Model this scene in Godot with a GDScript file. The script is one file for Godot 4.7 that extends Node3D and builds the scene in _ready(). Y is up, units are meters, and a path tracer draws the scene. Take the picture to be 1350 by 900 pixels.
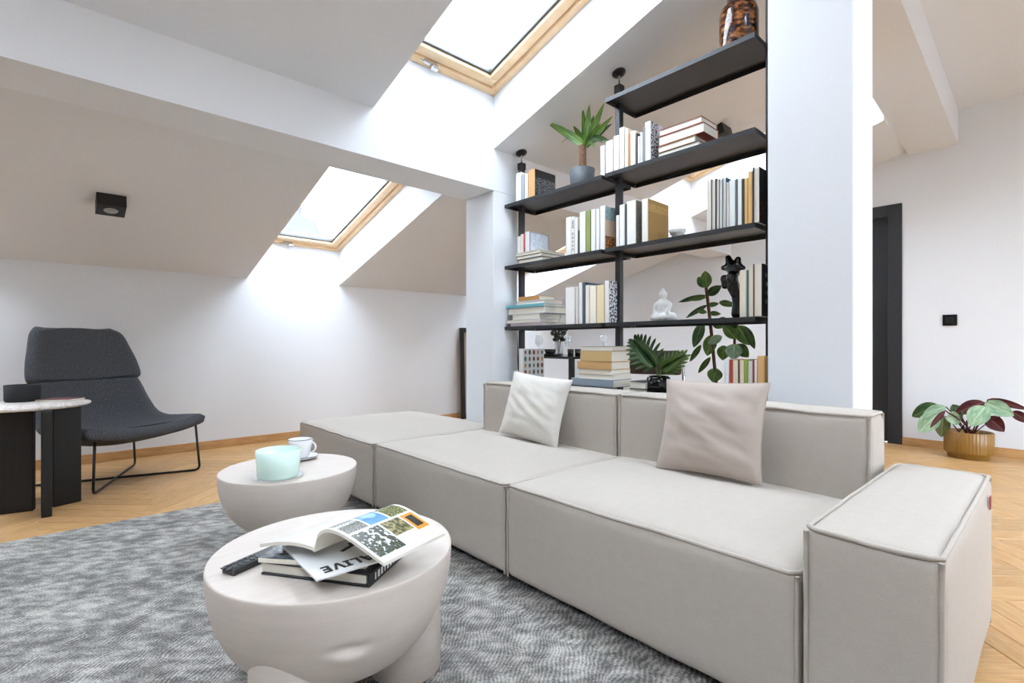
extends Node3D
# An attic living room. Lengths are written in units of the camera height; K turns them into metres.
const K := 0.85
const F := 660.0
const YAW := 0.7385
const HORIZON := 454.8
const ZK := -5.54      # knee wall
const YK := 1.677      # its height
const SL := 0.2803     # rise of the roof
var M := {}
var taken := {}
var rng := RandomNumberGenerator.new()

class Shape:
	var st := SurfaceTool.new()
	var t := Transform3D()
	var col := Color.WHITE
	func _init(offset := Vector3.ZERO, basis := Basis()):
		t = Transform3D(basis, offset)
		st.begin(Mesh.PRIMITIVE_TRIANGLES)
		st.set_smooth_group(0xFFFFFFFF)
	func smooth(on: bool): st.set_smooth_group(0 if on else 0xFFFFFFFF)
	func v(p: Vector3, uv := Vector2.ZERO):
		st.set_color(col); st.set_uv(uv); st.add_vertex((t * p) * K)
	func tri(a: Vector3, b: Vector3, c: Vector3, ua := Vector2.ZERO, ub := Vector2.ZERO, uc := Vector2.ZERO):
		v(a, ua); v(b, ub); v(c, uc)
	func quad(a, b, c, d, ua := Vector2(0, 1), ub := Vector2(0, 0), uc := Vector2(1, 0), ud := Vector2(1, 1)):
		tri(a, b, c, ua, ub, uc); tri(a, c, d, ua, uc, ud)
	func face(p: Array, mid: Vector3):
		var n: Vector3 = (p[0] - p[2]).cross(p[0] - p[1])
		var q := p.duplicate()
		if n.dot(p[0] - mid) < 0: q.reverse()
		for i in range(1, q.size() - 1): tri(q[0], q[i], q[i + 1])
	func box(mid: Vector3, size: Vector3, bev := 0.0, b := Basis()):
		var h := size / 2
		if bev <= 0:
			var p := []
			for i in 8: p.append(mid + b * Vector3(h.x * (1 if i & 1 else -1), h.y * (1 if i & 2 else -1), h.z * (1 if i & 4 else -1)))
			for q in [[0, 1, 3, 2], [4, 5, 7, 6], [0, 1, 5, 4], [2, 3, 7, 6], [0, 2, 6, 4], [1, 3, 7, 5]]: face([p[q[0]], p[q[1]], p[q[2]], p[q[3]]], mid)
			return
		var g := func(i: int, ax: int) -> Vector3:
			var r := Vector3()
			for k in 3: r[k] = (1 if i & (1 << k) else -1) * (h[k] if k == ax else h[k] - bev)
			return mid + b * r
		for ax in 3:
			var a1 := 1 << ((ax + 1) % 3)
			var a2 := 1 << ((ax + 2) % 3)
			for sgn in 2:
				var o: int = (1 << ax) * sgn
				face([g.call(o, ax), g.call(o | a1, ax), g.call(o | a1 | a2, ax), g.call(o | a2, ax)], mid)
			for e in 4:
				var o2: int = (a1 if e & 1 else 0) | (a2 if e & 2 else 0)
				var x1 := (ax + 1) % 3
				var x2 := (ax + 2) % 3
				face([g.call(o2, x1), g.call(o2 | (1 << ax), x1), g.call(o2 | (1 << ax), x2), g.call(o2, x2)], mid)
		for i in 8: face([g.call(i, 0), g.call(i, 1), g.call(i, 2)], mid)
	func span(lo: Vector3, hi: Vector3, bev := 0.0): box((lo + hi) / 2, (hi - lo).abs(), bev)
	func prism(poly: Array, off: Vector3):
		var mid := Vector3()
		for p in poly: mid += p
		mid = mid / poly.size() + off / 2
		face(poly, mid)
		var top := []
		for p in poly: top.append(p + off)
		face(top, mid)
		for i in poly.size():
			var j := (i + 1) % poly.size()
			face([poly[i], poly[j], top[j], top[i]], mid)
	func grid(rows: Array, uvs := false):
		var n := rows.size()
		for i in n - 1:
			var m: int = rows[i].size()
			for j in m - 1:
				var u0 := Vector2(float(j) / (m - 1), float(i) / (n - 1)) if uvs else Vector2.ZERO
				var u1 := Vector2(float(j + 1) / (m - 1), float(i + 1) / (n - 1)) if uvs else Vector2.ZERO
				tri(rows[i][j], rows[i + 1][j], rows[i + 1][j + 1], u0, Vector2(u0.x, u1.y), u1)
				tri(rows[i][j], rows[i + 1][j + 1], rows[i][j + 1], u0, u1, Vector2(u1.x, u0.y))
	func lathe(prof: Array, at := Vector3.ZERO, n := 40, flute := 0.0, flutes := 0, dent = null, group := 0):
		st.set_smooth_group(group)
		var rows := []
		for p in prof:
			var row := []
			for i in n + 1:
				var a := TAU * (i % n) / n
				var r: float = p.x * (1.0 + flute * cos(a * flutes))
				var q := Vector3(cos(a) * r, p.y, sin(a) * r)
				row.append(at + (q if dent == null else dent.call(q)))
			rows.append(row)
		grid(rows, true)
		smooth(false)
	func tube(path: Array, r: float, n := 8, closed := false):
		smooth(true)
		var m := path.size()
		var rows := []
		var up := Vector3.UP
		for i in m:
			var a: Vector3 = path[(i - 1 + m) % m] if closed else path[maxi(i - 1, 0)]
			var b: Vector3 = path[(i + 1) % m] if closed else path[mini(i + 1, m - 1)]
			var d := (b - a).normalized()
			if absf(d.dot(up)) > 0.95: up = Vector3.RIGHT if absf(d.x) < 0.9 else Vector3.FORWARD
			var s := d.cross(up).normalized()
			up = s.cross(d).normalized()
			var row := []
			for k in n + 1:
				var w := TAU * (k % n) / n
				row.append(path[i] + (s * cos(w) + up * sin(w)) * r)
			rows.append(row)
		if closed: rows.append(rows[0])
		grid(rows)
		if not closed:
			for e in [0, m - 1]:
				for k in n: tri(path[e], rows[e][k], rows[e][k + 1])
		smooth(false)
	func soft(lo: Vector3, hi: Vector3, r: float, bulge: Vector3, noise: FastNoiseLite, amp := 0.004, parts := 16):
		# a rounded upholstered block; bulge.x/y/z swells the sides, the top and the ends
		smooth(true)
		var h := (hi - lo) / 2
		var mid := (hi + lo) / 2
		var nodes := []
		for k in 3:
			var l := [-h[k], -h[k] + r * 0.25, -h[k] + r * 0.6]
			for i in parts + 1: l.append(lerpf(-h[k] + r, h[k] - r, float(i) / parts))
			l.append_array([h[k] - r * 0.6, h[k] - r * 0.25, h[k]])
			nodes.append(l)
		for ax in 3:
			var x1 := (ax + 1) % 3
			var x2 := (ax + 2) % 3
			for sgn in [-1.0, 1.0]:
				if ax == 1 and sgn < 0: continue
				var rows := []
				for a in nodes[x1]:
					var row := []
					for b in nodes[x2]:
						var p := Vector3()
						p[ax] = h[ax] * sgn; p[x1] = a; p[x2] = b
						var q := p.clamp(-(h - Vector3.ONE * r), h - Vector3.ONE * r)
						var n := (p - q).normalized()
						var o := q + n * r
						var f := p / h
						o[ax] += n[ax] * absf(n[ax]) * bulge[ax] * (1 - pow(absf(f[x1]), 3.0)) * (1 - pow(absf(f[x2]), 3.0))
						o += mid
						if amp > 0: o += n * noise.get_noise_3dv(o * 10.0) * amp
						row.append(o)
					rows.append(row if sgn > 0 else row)
				if sgn < 0: rows.reverse()
				grid(rows)
		smooth(false)

func onX(u: float, v: float, x: float) -> Vector3: return _cut(u, v, 0, x)
func onY(u: float, v: float, y: float) -> Vector3: return _cut(u, v, 1, y)
func onZ(u: float, v: float, z: float) -> Vector3: return _cut(u, v, 2, z)
func _cut(u: float, v: float, ax: int, at: float) -> Vector3:
	var a := (u - 675.0) / F
	var d := Vector3(sin(YAW) + a * cos(YAW), (HORIZON - v) / F, -cos(YAW) + a * sin(YAW))
	var o := Vector3(0, 1, 0)
	return o + d * ((at - o[ax]) / d[ax])
func far(p: Vector3) -> float: return p.x * sin(YAW) - p.z * cos(YAW)
func roof(z: float) -> float: return YK + SL * (z - ZK)

func numbered(called: String) -> String:
	taken[called] = taken.get(called, -1) + 1
	return called if taken[called] == 0 else "%s_%03d" % [called, taken[called]]
func tag(o: Node, label: String, category := "", group := "", kind := ""):
	if label: o.set_meta("label", label)
	if category: o.set_meta("category", category)
	if group: o.set_meta("group", group)
	if kind: o.set_meta("kind", kind)
func thing(called: String, label: String, category: String, at := Vector3.ZERO, group := "", turn := 0.0, kind := "") -> Node3D:
	var o := Node3D.new()
	o.name = numbered(called); o.position = at * K; o.rotation.y = turn
	add_child(o, true)
	tag(o, label, category, group, kind)
	return o
func part(called: String, s: Shape, m: Material, parent: Node) -> MeshInstance3D:
	s.st.generate_normals()
	var o := MeshInstance3D.new()
	o.name = called; o.mesh = s.st.commit(); o.material_override = m
	o.cast_shadow = GeometryInstance3D.SHADOW_CASTING_SETTING_ON
	parent.add_child(o, true)
	return o
func solo(called: String, s: Shape, m: Material, label: String, category: String, at := Vector3.ZERO, group := "", kind := "") -> MeshInstance3D:
	var o := part(numbered(called), s, m, self)
	o.position = at * K
	tag(o, label, category, group, kind)
	return o
func struct(called: String, s: Shape, m: Material, label := "") -> MeshInstance3D:
	return solo(called, s, m, label, "", Vector3.ZERO, "", "structure")

# ---------------------------------------------------------------- materials
func noise(f: float, s := 1, oct := 3) -> FastNoiseLite:
	var n := FastNoiseLite.new()
	n.noise_type = FastNoiseLite.TYPE_SIMPLEX_SMOOTH; n.frequency = f; n.seed = s; n.fractal_octaves = oct
	return n
func paint(w: int, h: int, f: Callable) -> ImageTexture:
	var b := PackedByteArray()
	b.resize(w * h * 3)
	var i := 0
	for y in h:
		for x in w:
			var c: Color = f.call(x, y)
			b[i] = int(clampf(c.r, 0, 1) * 255); b[i + 1] = int(clampf(c.g, 0, 1) * 255); b[i + 2] = int(clampf(c.b, 0, 1) * 255)
			i += 3
	return ImageTexture.create_from_image(Image.create_from_data(w, h, false, Image.FORMAT_RGB8, b))
func bumps(w: int, h: int, f: Callable, depth := 4.0) -> ImageTexture:
	var im := Image.create(w, h, false, Image.FORMAT_RGBA8)
	for y in h:
		for x in w:
			var c: float = f.call(x, y)
			im.set_pixel(x, y, Color(c, c, c))
	im.bump_map_to_normal_map(depth)
	return ImageTexture.create_from_image(im)
func mat(key: String, c: Color, rough := 0.6, metal := 0.0) -> StandardMaterial3D:
	if M.has(key): return M[key]
	var m := StandardMaterial3D.new()
	m.resource_name = key; m.albedo_color = c; m.roughness = rough; m.metallic = metal
	M[key] = m
	return m
func hexm(hex: String, rough := 0.6) -> StandardMaterial3D: return mat("c" + hex + str(rough), Color(hex), rough)
func tri_map(m: StandardMaterial3D, scale: float, world := false):
	m.uv1_triplanar = true; m.uv1_world_triplanar = world; m.uv1_scale = Vector3.ONE * scale

func make_materials():
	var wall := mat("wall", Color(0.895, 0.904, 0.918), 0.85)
	var wn := noise(0.09, 4, 3)
	wall.normal_enabled = true
	wall.normal_texture = bumps(128, 128, func(x, y): return 0.5 + 0.4 * wn.get_noise_2d(x * 4, y * 4), 0.6)
	wall.normal_scale = 0.15
	tri_map(wall, 3.0, true)
	# upholstery
	var fn := noise(0.5, 7, 2)
	var weave := bumps(256, 256, func(x, y): return 0.5 + 0.22 * sin(x * TAU / 4.0) * sin(y * TAU / 4.0) + 0.25 * fn.get_noise_2d(x, y), 2.0)
	var sn := noise(0.02, 9, 3)
	for a in [["sofa", Color(0.74, 0.705, 0.665), 5.0], ["cushion_white", Color(0.86, 0.84, 0.805), 6.0], ["cushion_beige", Color(0.725, 0.672, 0.63), 6.0]]:
		var base: Color = a[1]
		var m := mat(a[0], Color.WHITE, 0.95)
		m.albedo_texture = paint(256, 256, func(x, y):
			var q: float = 1.0 + 0.09 * fn.get_noise_2d(x * 2, y * 2) + 0.015 * sn.get_noise_2d(x, y) + (0.018 if (x + y) % 2 else -0.018)
			return base * q)
		m.normal_enabled = true; m.normal_texture = weave; m.normal_scale = 0.6
		tri_map(m, a[2])
	var chf := mat("chair_fabric", Color.WHITE, 1.0)
	var chn := noise(0.35, 3, 3)
	chf.albedo_texture = paint(256, 256, func(x, y):
		var q: float = clampf(0.5 + 0.9 * chn.get_noise_2d(x, y), 0, 1)
		return Color(0.19, 0.195, 0.21).lerp(Color(0.50, 0.51, 0.53), q * q))
	chf.normal_enabled = true
	chf.normal_texture = bumps(256, 256, func(x, y): return 0.5 + 0.5 * chn.get_noise_2d(x, y), 4.0)
	tri_map(chf, 2.0)
	# oak
	var on := noise(0.03, 5, 4)
	var on2 := noise(0.09, 8, 2)
	var oak := paint(512, 128, func(x, y):
		var q: float = 0.5 + 0.5 * on.get_noise_2d(x * 0.25, y * 2.4) + 0.25 * on2.get_noise_2d(x * 0.12, y * 5.0)
		var fine: float = 0.5 + 0.5 * sin(y * 0.9 + 6.0 * on.get_noise_2d(x * 0.2, y * 0.6))
		return Color(0.75, 0.565, 0.365).lerp(Color(0.86, 0.70, 0.49), clampf(q, 0, 1)) * (0.965 + 0.05 * fine))
	var fl := mat("oak_floor", Color.WHITE, 0.42)
	fl.albedo_texture = oak; fl.vertex_color_use_as_albedo = true
	var bb := mat("oak_trim", Color(0.95, 0.93, 0.90), 0.5)
	bb.albedo_texture = oak; tri_map(bb, 1.2)
	var pine := mat("pine", Color.WHITE, 0.45)
	pine.albedo_texture = paint(256, 64, func(x, y):
		var q: float = 0.5 + 0.6 * on.get_noise_2d(x * 0.3, y * 3.0)
		return Color(0.86, 0.71, 0.53).lerp(Color(0.93, 0.83, 0.68), clampf(q, 0, 1)))
	tri_map(pine, 1.5)
	# ceramic of the low tables
	var cn := noise(0.03, 12, 4)
	var cer := mat("ceramic", Color.WHITE, 0.62)
	cer.albedo_texture = paint(256, 256, func(x, y):
		var q: float = 1.0 + 0.03 * cn.get_noise_2d(x * 0.5, y * 3.0) + 0.02 * fn.get_noise_2d(x, y)
		return Color(0.815, 0.77, 0.73) * q)
	tri_map(cer, 2.0)
	mat("shelf_steel", Color(0.15, 0.155, 0.165), 0.38)
	mat("black_metal", Color(0.06, 0.062, 0.066), 0.4)
	var bw := mat("black_wood", Color.WHITE, 0.6)
	bw.albedo_texture = paint(128, 128, func(x, y): return Color(0.05, 0.05, 0.05) * (1.0 + 0.7 * on.get_noise_2d(x * 6.0, y * 0.6)))
	tri_map(bw, 2.0)
	var mb := mat("marble", Color.WHITE, 0.35)
	mb.albedo_texture = paint(256, 256, func(x, y):
		var q: float = absf(sn.get_noise_2d(x * 2.0 + 40.0 * sn.get_noise_2d(x, y), y * 2.0))
		return Color(0.62, 0.50, 0.46).lerp(Color(0.91, 0.885, 0.86), clampf(q * 7.0, 0, 1)))
	tri_map(mb, 1.6)
	mat("door", Color(0.145, 0.15, 0.165), 0.5)
	mat("chrome", Color(0.75, 0.75, 0.76), 0.2, 1.0)
	mat("page", Color(0.90, 0.88, 0.83), 0.9)
	mat("gasket", Color(0.3, 0.31, 0.32), 0.6)
	mat("white_gloss", Color(0.92, 0.92, 0.92), 0.25)
	mat("black_gloss", Color(0.02, 0.02, 0.024), 0.12)
	mat("soil", Color(0.16, 0.11, 0.08), 0.95)
	var gl := mat("glass", Color(0.93, 0.97, 1.0, 0.06), 0.02)
	gl.transparency = BaseMaterial3D.TRANSPARENCY_ALPHA
	var wg := mat("wine_glass", Color(0.95, 0.98, 1.0, 0.18), 0.03)
	wg.transparency = BaseMaterial3D.TRANSPARENCY_ALPHA
	var ln := noise(0.04, 21, 3)
	for a in [["leaf_dark", Color(0.16, 0.27, 0.14), Color(0.30, 0.43, 0.22)], ["leaf_mid", Color(0.26, 0.38, 0.16), Color(0.42, 0.54, 0.25)], ["leaf_pale", Color(0.50, 0.64, 0.52), Color(0.68, 0.79, 0.64)], ["leaf_yucca", Color(0.24, 0.40, 0.13), Color(0.50, 0.63, 0.24)], ["leaf_burgundy", Color(0.26, 0.08, 0.09), Color(0.38, 0.14, 0.13)], ["leaf_olive", Color(0.30, 0.32, 0.14), Color(0.42, 0.44, 0.22)], ["leaf_eucalyptus", Color(0.12, 0.16, 0.14), Color(0.20, 0.25, 0.21)]]:
		var c0: Color = a[1]
		var c1: Color = a[2]
		var m2 := mat(a[0], Color.WHITE, 0.42)
		m2.albedo_texture = paint(64, 64, func(x, y):
			var mid := 1.0 if absf(x - 31.5) < 1.6 else 0.0
			return c0.lerp(c1, clampf(0.5 + 0.9 * ln.get_noise_2d(x * 1.5, y), 0, 1)).lerp(c1.lightened(0.25), mid * 0.8))
	mat("stem_brown", Color(0.36, 0.25, 0.17), 0.8)
	mat("stem_green", Color(0.36, 0.44, 0.20), 0.6)
	var bark := mat("bark", Color.WHITE, 0.9)
	bark.albedo_texture = paint(64, 64, func(x, y): return Color(0.34, 0.24, 0.18).lerp(Color(0.60, 0.45, 0.35), clampf(0.5 + 0.9 * ln.get_noise_2d(x * 2.0, y * 8.0), 0, 1)))
	tri_map(bark, 8.0)
	var sp := mat("speckled_pot", Color.WHITE, 0.55)
	sp.albedo_texture = paint(128, 128, func(x, y): return Color(0.27, 0.285, 0.30).lerp(Color(0.46, 0.48, 0.50), clampf(0.3 + 1.1 * chn.get_noise_2d(x, y), 0, 1)))
	sp.normal_enabled = true; sp.normal_texture = bumps(128, 128, func(x, y): return 0.5 + 0.5 * chn.get_noise_2d(x, y), 3.0)
	tri_map(sp, 6.0)

func _ready():
	rng.seed = 11
	# camera: level, at 0.85 m, a hair of lens shift
	var cam := Camera3D.new()
	cam.name = "camera"
	cam.position = Vector3(0, 1, 0) * K
	cam.rotation = Vector3(0, -YAW, 0)
	cam.projection = Camera3D.PROJECTION_FRUSTUM
	cam.near = 0.05; cam.far = 200.0
	cam.size = 900.0 / F * cam.near
	cam.frustum_offset = Vector2(0, (HORIZON - 450.0) / F * cam.near)
	add_child(cam)
	# bright overcast sky, and the exposure
	var env := Environment.new()
	var sky := Sky.new()
	var sm := ProceduralSkyMaterial.new()
	sm.sky_top_color = Color(0.88, 0.938, 1.0)
	sm.sky_horizon_color = Color(0.935, 0.964, 1.0)
	sm.ground_bottom_color = Color(0.42, 0.41, 0.40)
	sm.ground_horizon_color = Color(0.55, 0.55, 0.54)
	sm.sky_energy_multiplier = 1.0; sm.ground_energy_multiplier = 1.0
	sky.sky_material = sm
	env.background_mode = Environment.BG_SKY
	env.sky = sky
	env.background_energy_multiplier = 20.5
	env.tonemap_mode = Environment.TONE_MAPPER_LINEAR
	env.tonemap_exposure = 1.0
	env.sdfgi_enabled = true; env.ssao_enabled = true; env.ssil_enabled = true
	var we := WorldEnvironment.new()
	we.name = "sky"; we.environment = env
	add_child(we)

	make_materials()
	build_shell()
	build_floor()
	build_windows()
	build_outside()
	build_rug()
	build_sofa()
	build_coffee_tables()
	build_lounge_corner()
	build_bookshelf()
	build_books()
	build_shelf_ornaments()
	build_dining()
	build_right_side()
	build_table_things()

const BAYS := [[-1.545, -0.595], [1.425, 2.378], [4.355, 5.285]]
const XL := -4.6
const XR := 6.3
const ZB := 2.6       # wall behind the camera
const ZBEAM := -2.813
const ZBEAM2 := -3.149
const TOP := 3.52     # flat ceiling behind the ridge
const TOPR := 3.22    # to which it falls at the right wall
const THICK := 0.42
const WEND := [-3.92, -1.25]
const SKY0 := 0.1
const SKY1 := 2.2
func slab(s: Shape, x0: float, x1: float, z0: float, z1: float, from := 0.0):
	s.prism([Vector3(x0, roof(z0) + from, z0), Vector3(x0, roof(z1) + from, z1), Vector3(x0, roof(z1) + THICK, z1), Vector3(x0, roof(z0) + THICK, z0)], Vector3(x1 - x0, 0, 0))
func build_shell():
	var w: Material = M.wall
	var s := Shape.new()
	var x := XL - 0.2
	for b in BAYS:
		slab(s, x, b[0], ZK - 0.2, -1.035)
		slab(s, b[0], b[1], ZK - 0.2, ZK)
		slab(s, b[0], b[1], -3.40, ZBEAM)
		slab(s, b[0], b[1], WEND[0], -3.40, 0.36)   # the linings run on past the windows
		slab(s, b[0], b[1], WEND[1], -1.035, 0.36)
		x = b[1]
	slab(s, x, XR + 0.2, ZK - 0.2, -1.035)
	x = XL - 0.2
	for b in BAYS:   # flat part behind the ridge; its unseen roof windows are added for fill light
		if b[0] > 4.0: break
		s.span(Vector3(x, TOP, -0.66), Vector3(b[0], TOP + 0.3, ZB + 0.2))
		s.span(Vector3(b[0], TOP, -0.66), Vector3(b[1], TOP + 0.3, SKY0))
		s.span(Vector3(b[0], TOP, SKY1), Vector3(b[1], TOP + 0.3, ZB + 0.2))
		x = b[1]
	s.span(Vector3(x, TOP, -0.66), Vector3(2.8, TOP + 0.3, ZB + 0.2))
	s.prism([Vector3(2.8, TOP, -0.66), Vector3(XR + 0.2, TOPR - 0.017, -0.66), Vector3(XR + 0.2, TOPR + 0.4, -0.66), Vector3(2.8, TOP + 0.3, -0.66)], Vector3(0, 0, ZB + 0.86))
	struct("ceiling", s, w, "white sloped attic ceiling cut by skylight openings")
	s = Shape.new()
	s.span(Vector3(XL - 0.2, 0, ZK - 0.2), Vector3(XR + 0.2, YK - 0.056, ZK))
	s.prism([Vector3(XL - 0.2, YK - 0.056, ZK - 0.2), Vector3(XL - 0.2, YK - 0.056, ZK), Vector3(XL - 0.2, YK, ZK)], Vector3(XR - XL + 0.4, 0, 0))
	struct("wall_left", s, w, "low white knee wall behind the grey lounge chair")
	s = Shape.new()
	var dz0 := -1.99
	var dz1 := -1.10
	var gable := func(z: float) -> float: return roof(z) if z < -0.66 else TOPR
	for seg in [[ZK, dz0], [dz1, -0.66], [-0.66, ZB]]:
		var a: float = seg[0]
		var b2: float = seg[1]
		s.prism([Vector3(XR, 0, a), Vector3(XR, 0, b2), Vector3(XR, roof(b2) if b2 < -0.6 else TOPR, b2), Vector3(XR, roof(a) if a < -0.67 else TOPR, a)], Vector3(0.2, 0, 0))
	s.prism([Vector3(XR, 2.42, dz0), Vector3(XR, 2.42, dz1), Vector3(XR, gable.call(dz1), dz1), Vector3(XR, gable.call(dz0), dz0)], Vector3(0.2, 0, 0))
	struct("wall_right", s, w, "white wall with the dark door and black switch")
	s = Shape.new()
	s.prism([Vector3(XL, 0, ZK), Vector3(XL, 0, -0.66), Vector3(XL, roof(-0.66), -0.66), Vector3(XL, roof(ZK), ZK)], Vector3(-0.2, 0, 0))
	s.span(Vector3(XL - 0.2, 0, -0.66), Vector3(XL, TOP, ZB))
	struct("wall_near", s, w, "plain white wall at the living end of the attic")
	s = Shape.new()
	s.span(Vector3(XL - 0.2, 0, ZB), Vector3(3.6, TOP, ZB + 0.2))
	s.span(Vector3(5.4, 0, ZB), Vector3(XR + 0.2, TOP, ZB + 0.2))
	s.span(Vector3(3.6, 0, ZB), Vector3(5.4, 0.4, ZB + 0.2))
	s.span(Vector3(3.6, 2.8, ZB), Vector3(5.4, TOP, ZB + 0.2))
	struct("wall_back", s, w, "white wall with a wide window behind the camera")
	var bw := thing("window_9", "wide white framed window behind the camera", "", Vector3(3.6, 0.4, ZB + 0.08), "", 0.0, "structure")
	for e in 3:
		s = Shape.new(); s.span(Vector3(e * 0.86, 0, 0), Vector3(e * 0.86 + 0.08, 2.4, 0.06), 0.006); part("frame_post", s, M.white_gloss, bw)
	for e in [0.0, 2.32]:
		s = Shape.new(); s.span(Vector3(0, e, 0.004), Vector3(1.8, e + 0.08, 0.056), 0.006); part("frame_rail", s, M.white_gloss, bw)
	for e in 2:
		s = Shape.new(); s.span(Vector3(e * 0.86 + 0.08, 0.08, 0.028), Vector3(e * 0.86 + 0.86, 2.32, 0.034)); part("pane", s, M.glass, bw)
	for i in 2:  # out-of-view roof windows, put in to brighten the room from above
		var b = BAYS[i]
		var wn := thing("window_%d" % (7 + i), ["added flat pine roof window above the rug end, for fill light", "added flat pine roof window above the sofa end, for fill light", "added flat pine roof window in the far bay, for fill light"][i], "", Vector3(b[0], TOP + 0.22, SKY0), "", 0.0, "structure")
		var ww: float = b[1] - b[0]
		var wl := SKY1 - SKY0
		for e in [[0.0, 0.06], [ww - 0.06, ww]]:
			s = Shape.new(); s.span(Vector3(e[0], 0, 0), Vector3(e[1], 0.06, wl), 0.004); part("frame_post", s, M.pine, wn)
		for e in [[0.0, 0.06], [wl - 0.06, wl]]:
			s = Shape.new(); s.span(Vector3(0.06, 0, e[0]), Vector3(ww - 0.06, 0.06, e[1]), 0.004); part("frame_rail", s, M.pine, wn)
		s = Shape.new(); s.span(Vector3(0.06, 0.03, 0.06), Vector3(ww - 0.06, 0.036, wl - 0.06)); part("pane", s, M.glass, wn)
	# beams and columns
	s = Shape.new()
	s.prism([Vector3(XL, 2.138, ZBEAM), Vector3(XL, roof(ZBEAM), ZBEAM), Vector3(XL, roof(ZBEAM2), ZBEAM2), Vector3(XL, 2.138, ZBEAM2)], Vector3(XR - XL, 0, 0))
	struct("ceiling_beam", s, w, "long white box beam under the sloped ceiling")
	s = Shape.new()
	s.span(Vector3(XL - 0.2, 3.168, -1.035), Vector3(2.95, TOP + 0.3, -0.66))
	s.prism([Vector3(2.95, 3.168, -0.66), Vector3(2.95, TOP + 0.3, -0.66), Vector3(XR + 0.2, 3.6, -0.66), Vector3(XR + 0.2, 2.884, -0.66)], Vector3(0, 0, -0.375))
	struct("ridge_beam", s, w, "white ridge beam running to the right wall")
	s = Shape.new()
	s.span(Vector3(2.378, 0, ZBEAM2), Vector3(2.62, 2.138, ZBEAM), 0.004)
	struct("column", s, w, "slim white column at the left end of the bookshelf")
	s = Shape.new()
	s.span(Vector3(2.48, 0, -0.934), Vector3(2.80, 3.172, -0.591), 0.004)
	struct("column_001", s, w, "broad white column at the right end of the bookshelf")
	# oak skirting
	s = Shape.new(); s.span(Vector3(XL, 0, ZK), Vector3(XR - 0.016, 0.078, ZK + 0.016), 0.003)
	struct("baseboard_left", s, M.oak_trim, "oak skirting board along the knee wall")
	s = Shape.new(); s.span(Vector3(XR - 0.016, 0, -1.082), Vector3(XR, 0.078, ZB), 0.003)
	struct("baseboard_right", s, M.oak_trim, "oak skirting board along the right wall")

func build_floor():
	var s := Shape.new()
	s.span(Vector3(XL - 0.2, -0.2, ZK - 0.2), Vector3(XR + 0.2, -0.012, ZB + 0.2))
	var fl := thing("floor", "oak herringbone parquet floor", "", Vector3.ZERO, "", 0.0, "structure")
	part("subfloor", s, M.soil, fl)
	var W := 0.108
	var L := W * 6
	var b := Basis(Vector3.UP, deg_to_rad(-45.0))
	var picks := []
	for k in range(-130, 131):
		for n in range(-12, 13):
			for kind in 2:
				var c := Vector3(k * W + 2 * L * n + L / 2, 0, k * W + W / 2) if kind == 0 else Vector3(k * W - W / 2 + 2 * L * n, 0, k * W + L / 2)
				var p := b * c
				if p.x < XL - 0.3 or p.x > XR + 0.3 or p.z < ZK - 0.3 or p.z > ZB + 0.3: continue
				var d := far(p)
				var u: float = 675.0 + F * (p.x * cos(YAW) + p.z * sin(YAW)) / maxf(d, 0.01)
				var seen: bool = d > 0.6 and u > -120 and u < 1470 and HORIZON + F / maxf(d, 0.01) < 1000
				if p.x > -0.9 and p.x < 2.3 and p.z > -3.4 and p.z < -0.3: seen = false   # under the rug and the sofa
				if u > 420 and u < 1150: seen = false                                     # behind the sofa
				picks.append([(1.0 / d) if seen else 0.0, p, kind])
	picks.sort_custom(func(a, c): return a[0] > c[0])
	var variants := []
	for i in 10:
		var r := RandomNumberGenerator.new()
		r.seed = 100 + i
		var q := Shape.new()
		q.col = Color(1, 1, 1) * (0.86 + 0.17 * r.randf())
		q.col = Color(q.col.r, q.col.g * (0.97 + 0.04 * r.randf()), q.col.b * (0.94 + 0.08 * r.randf()))
		plank(q, L, W, Vector2(r.randf(), r.randf()))
		q.st.generate_normals()
		variants.append(q.st.commit())
	var rest := Shape.new()
	for i in picks.size():
		var p: Vector3 = picks[i][1]
		var turn := deg_to_rad(-45.0) + (0.0 if picks[i][2] == 0 else PI / 2)
		if i < 300 and picks[i][0] > 0:
			var o := MeshInstance3D.new()
			o.name = "plank"; o.mesh = variants[(i * 7 + i / 10) % 10]; o.material_override = M.oak_floor
			o.position = p * K; o.rotation.y = turn
			fl.add_child(o, true)
		else:
			rest.t = Transform3D(Basis(Vector3.UP, turn), p)
			var r2 := 0.86 + 0.17 * rng.randf()
			rest.col = Color(r2, r2 * (0.97 + 0.04 * rng.randf()), r2 * (0.94 + 0.08 * rng.randf()))
			plank(rest, L, W, Vector2(rng.randf(), rng.randf()))
	var st := part("planks", rest, M.oak_floor, fl)
	st.set_meta("kind", "stuff")
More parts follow.
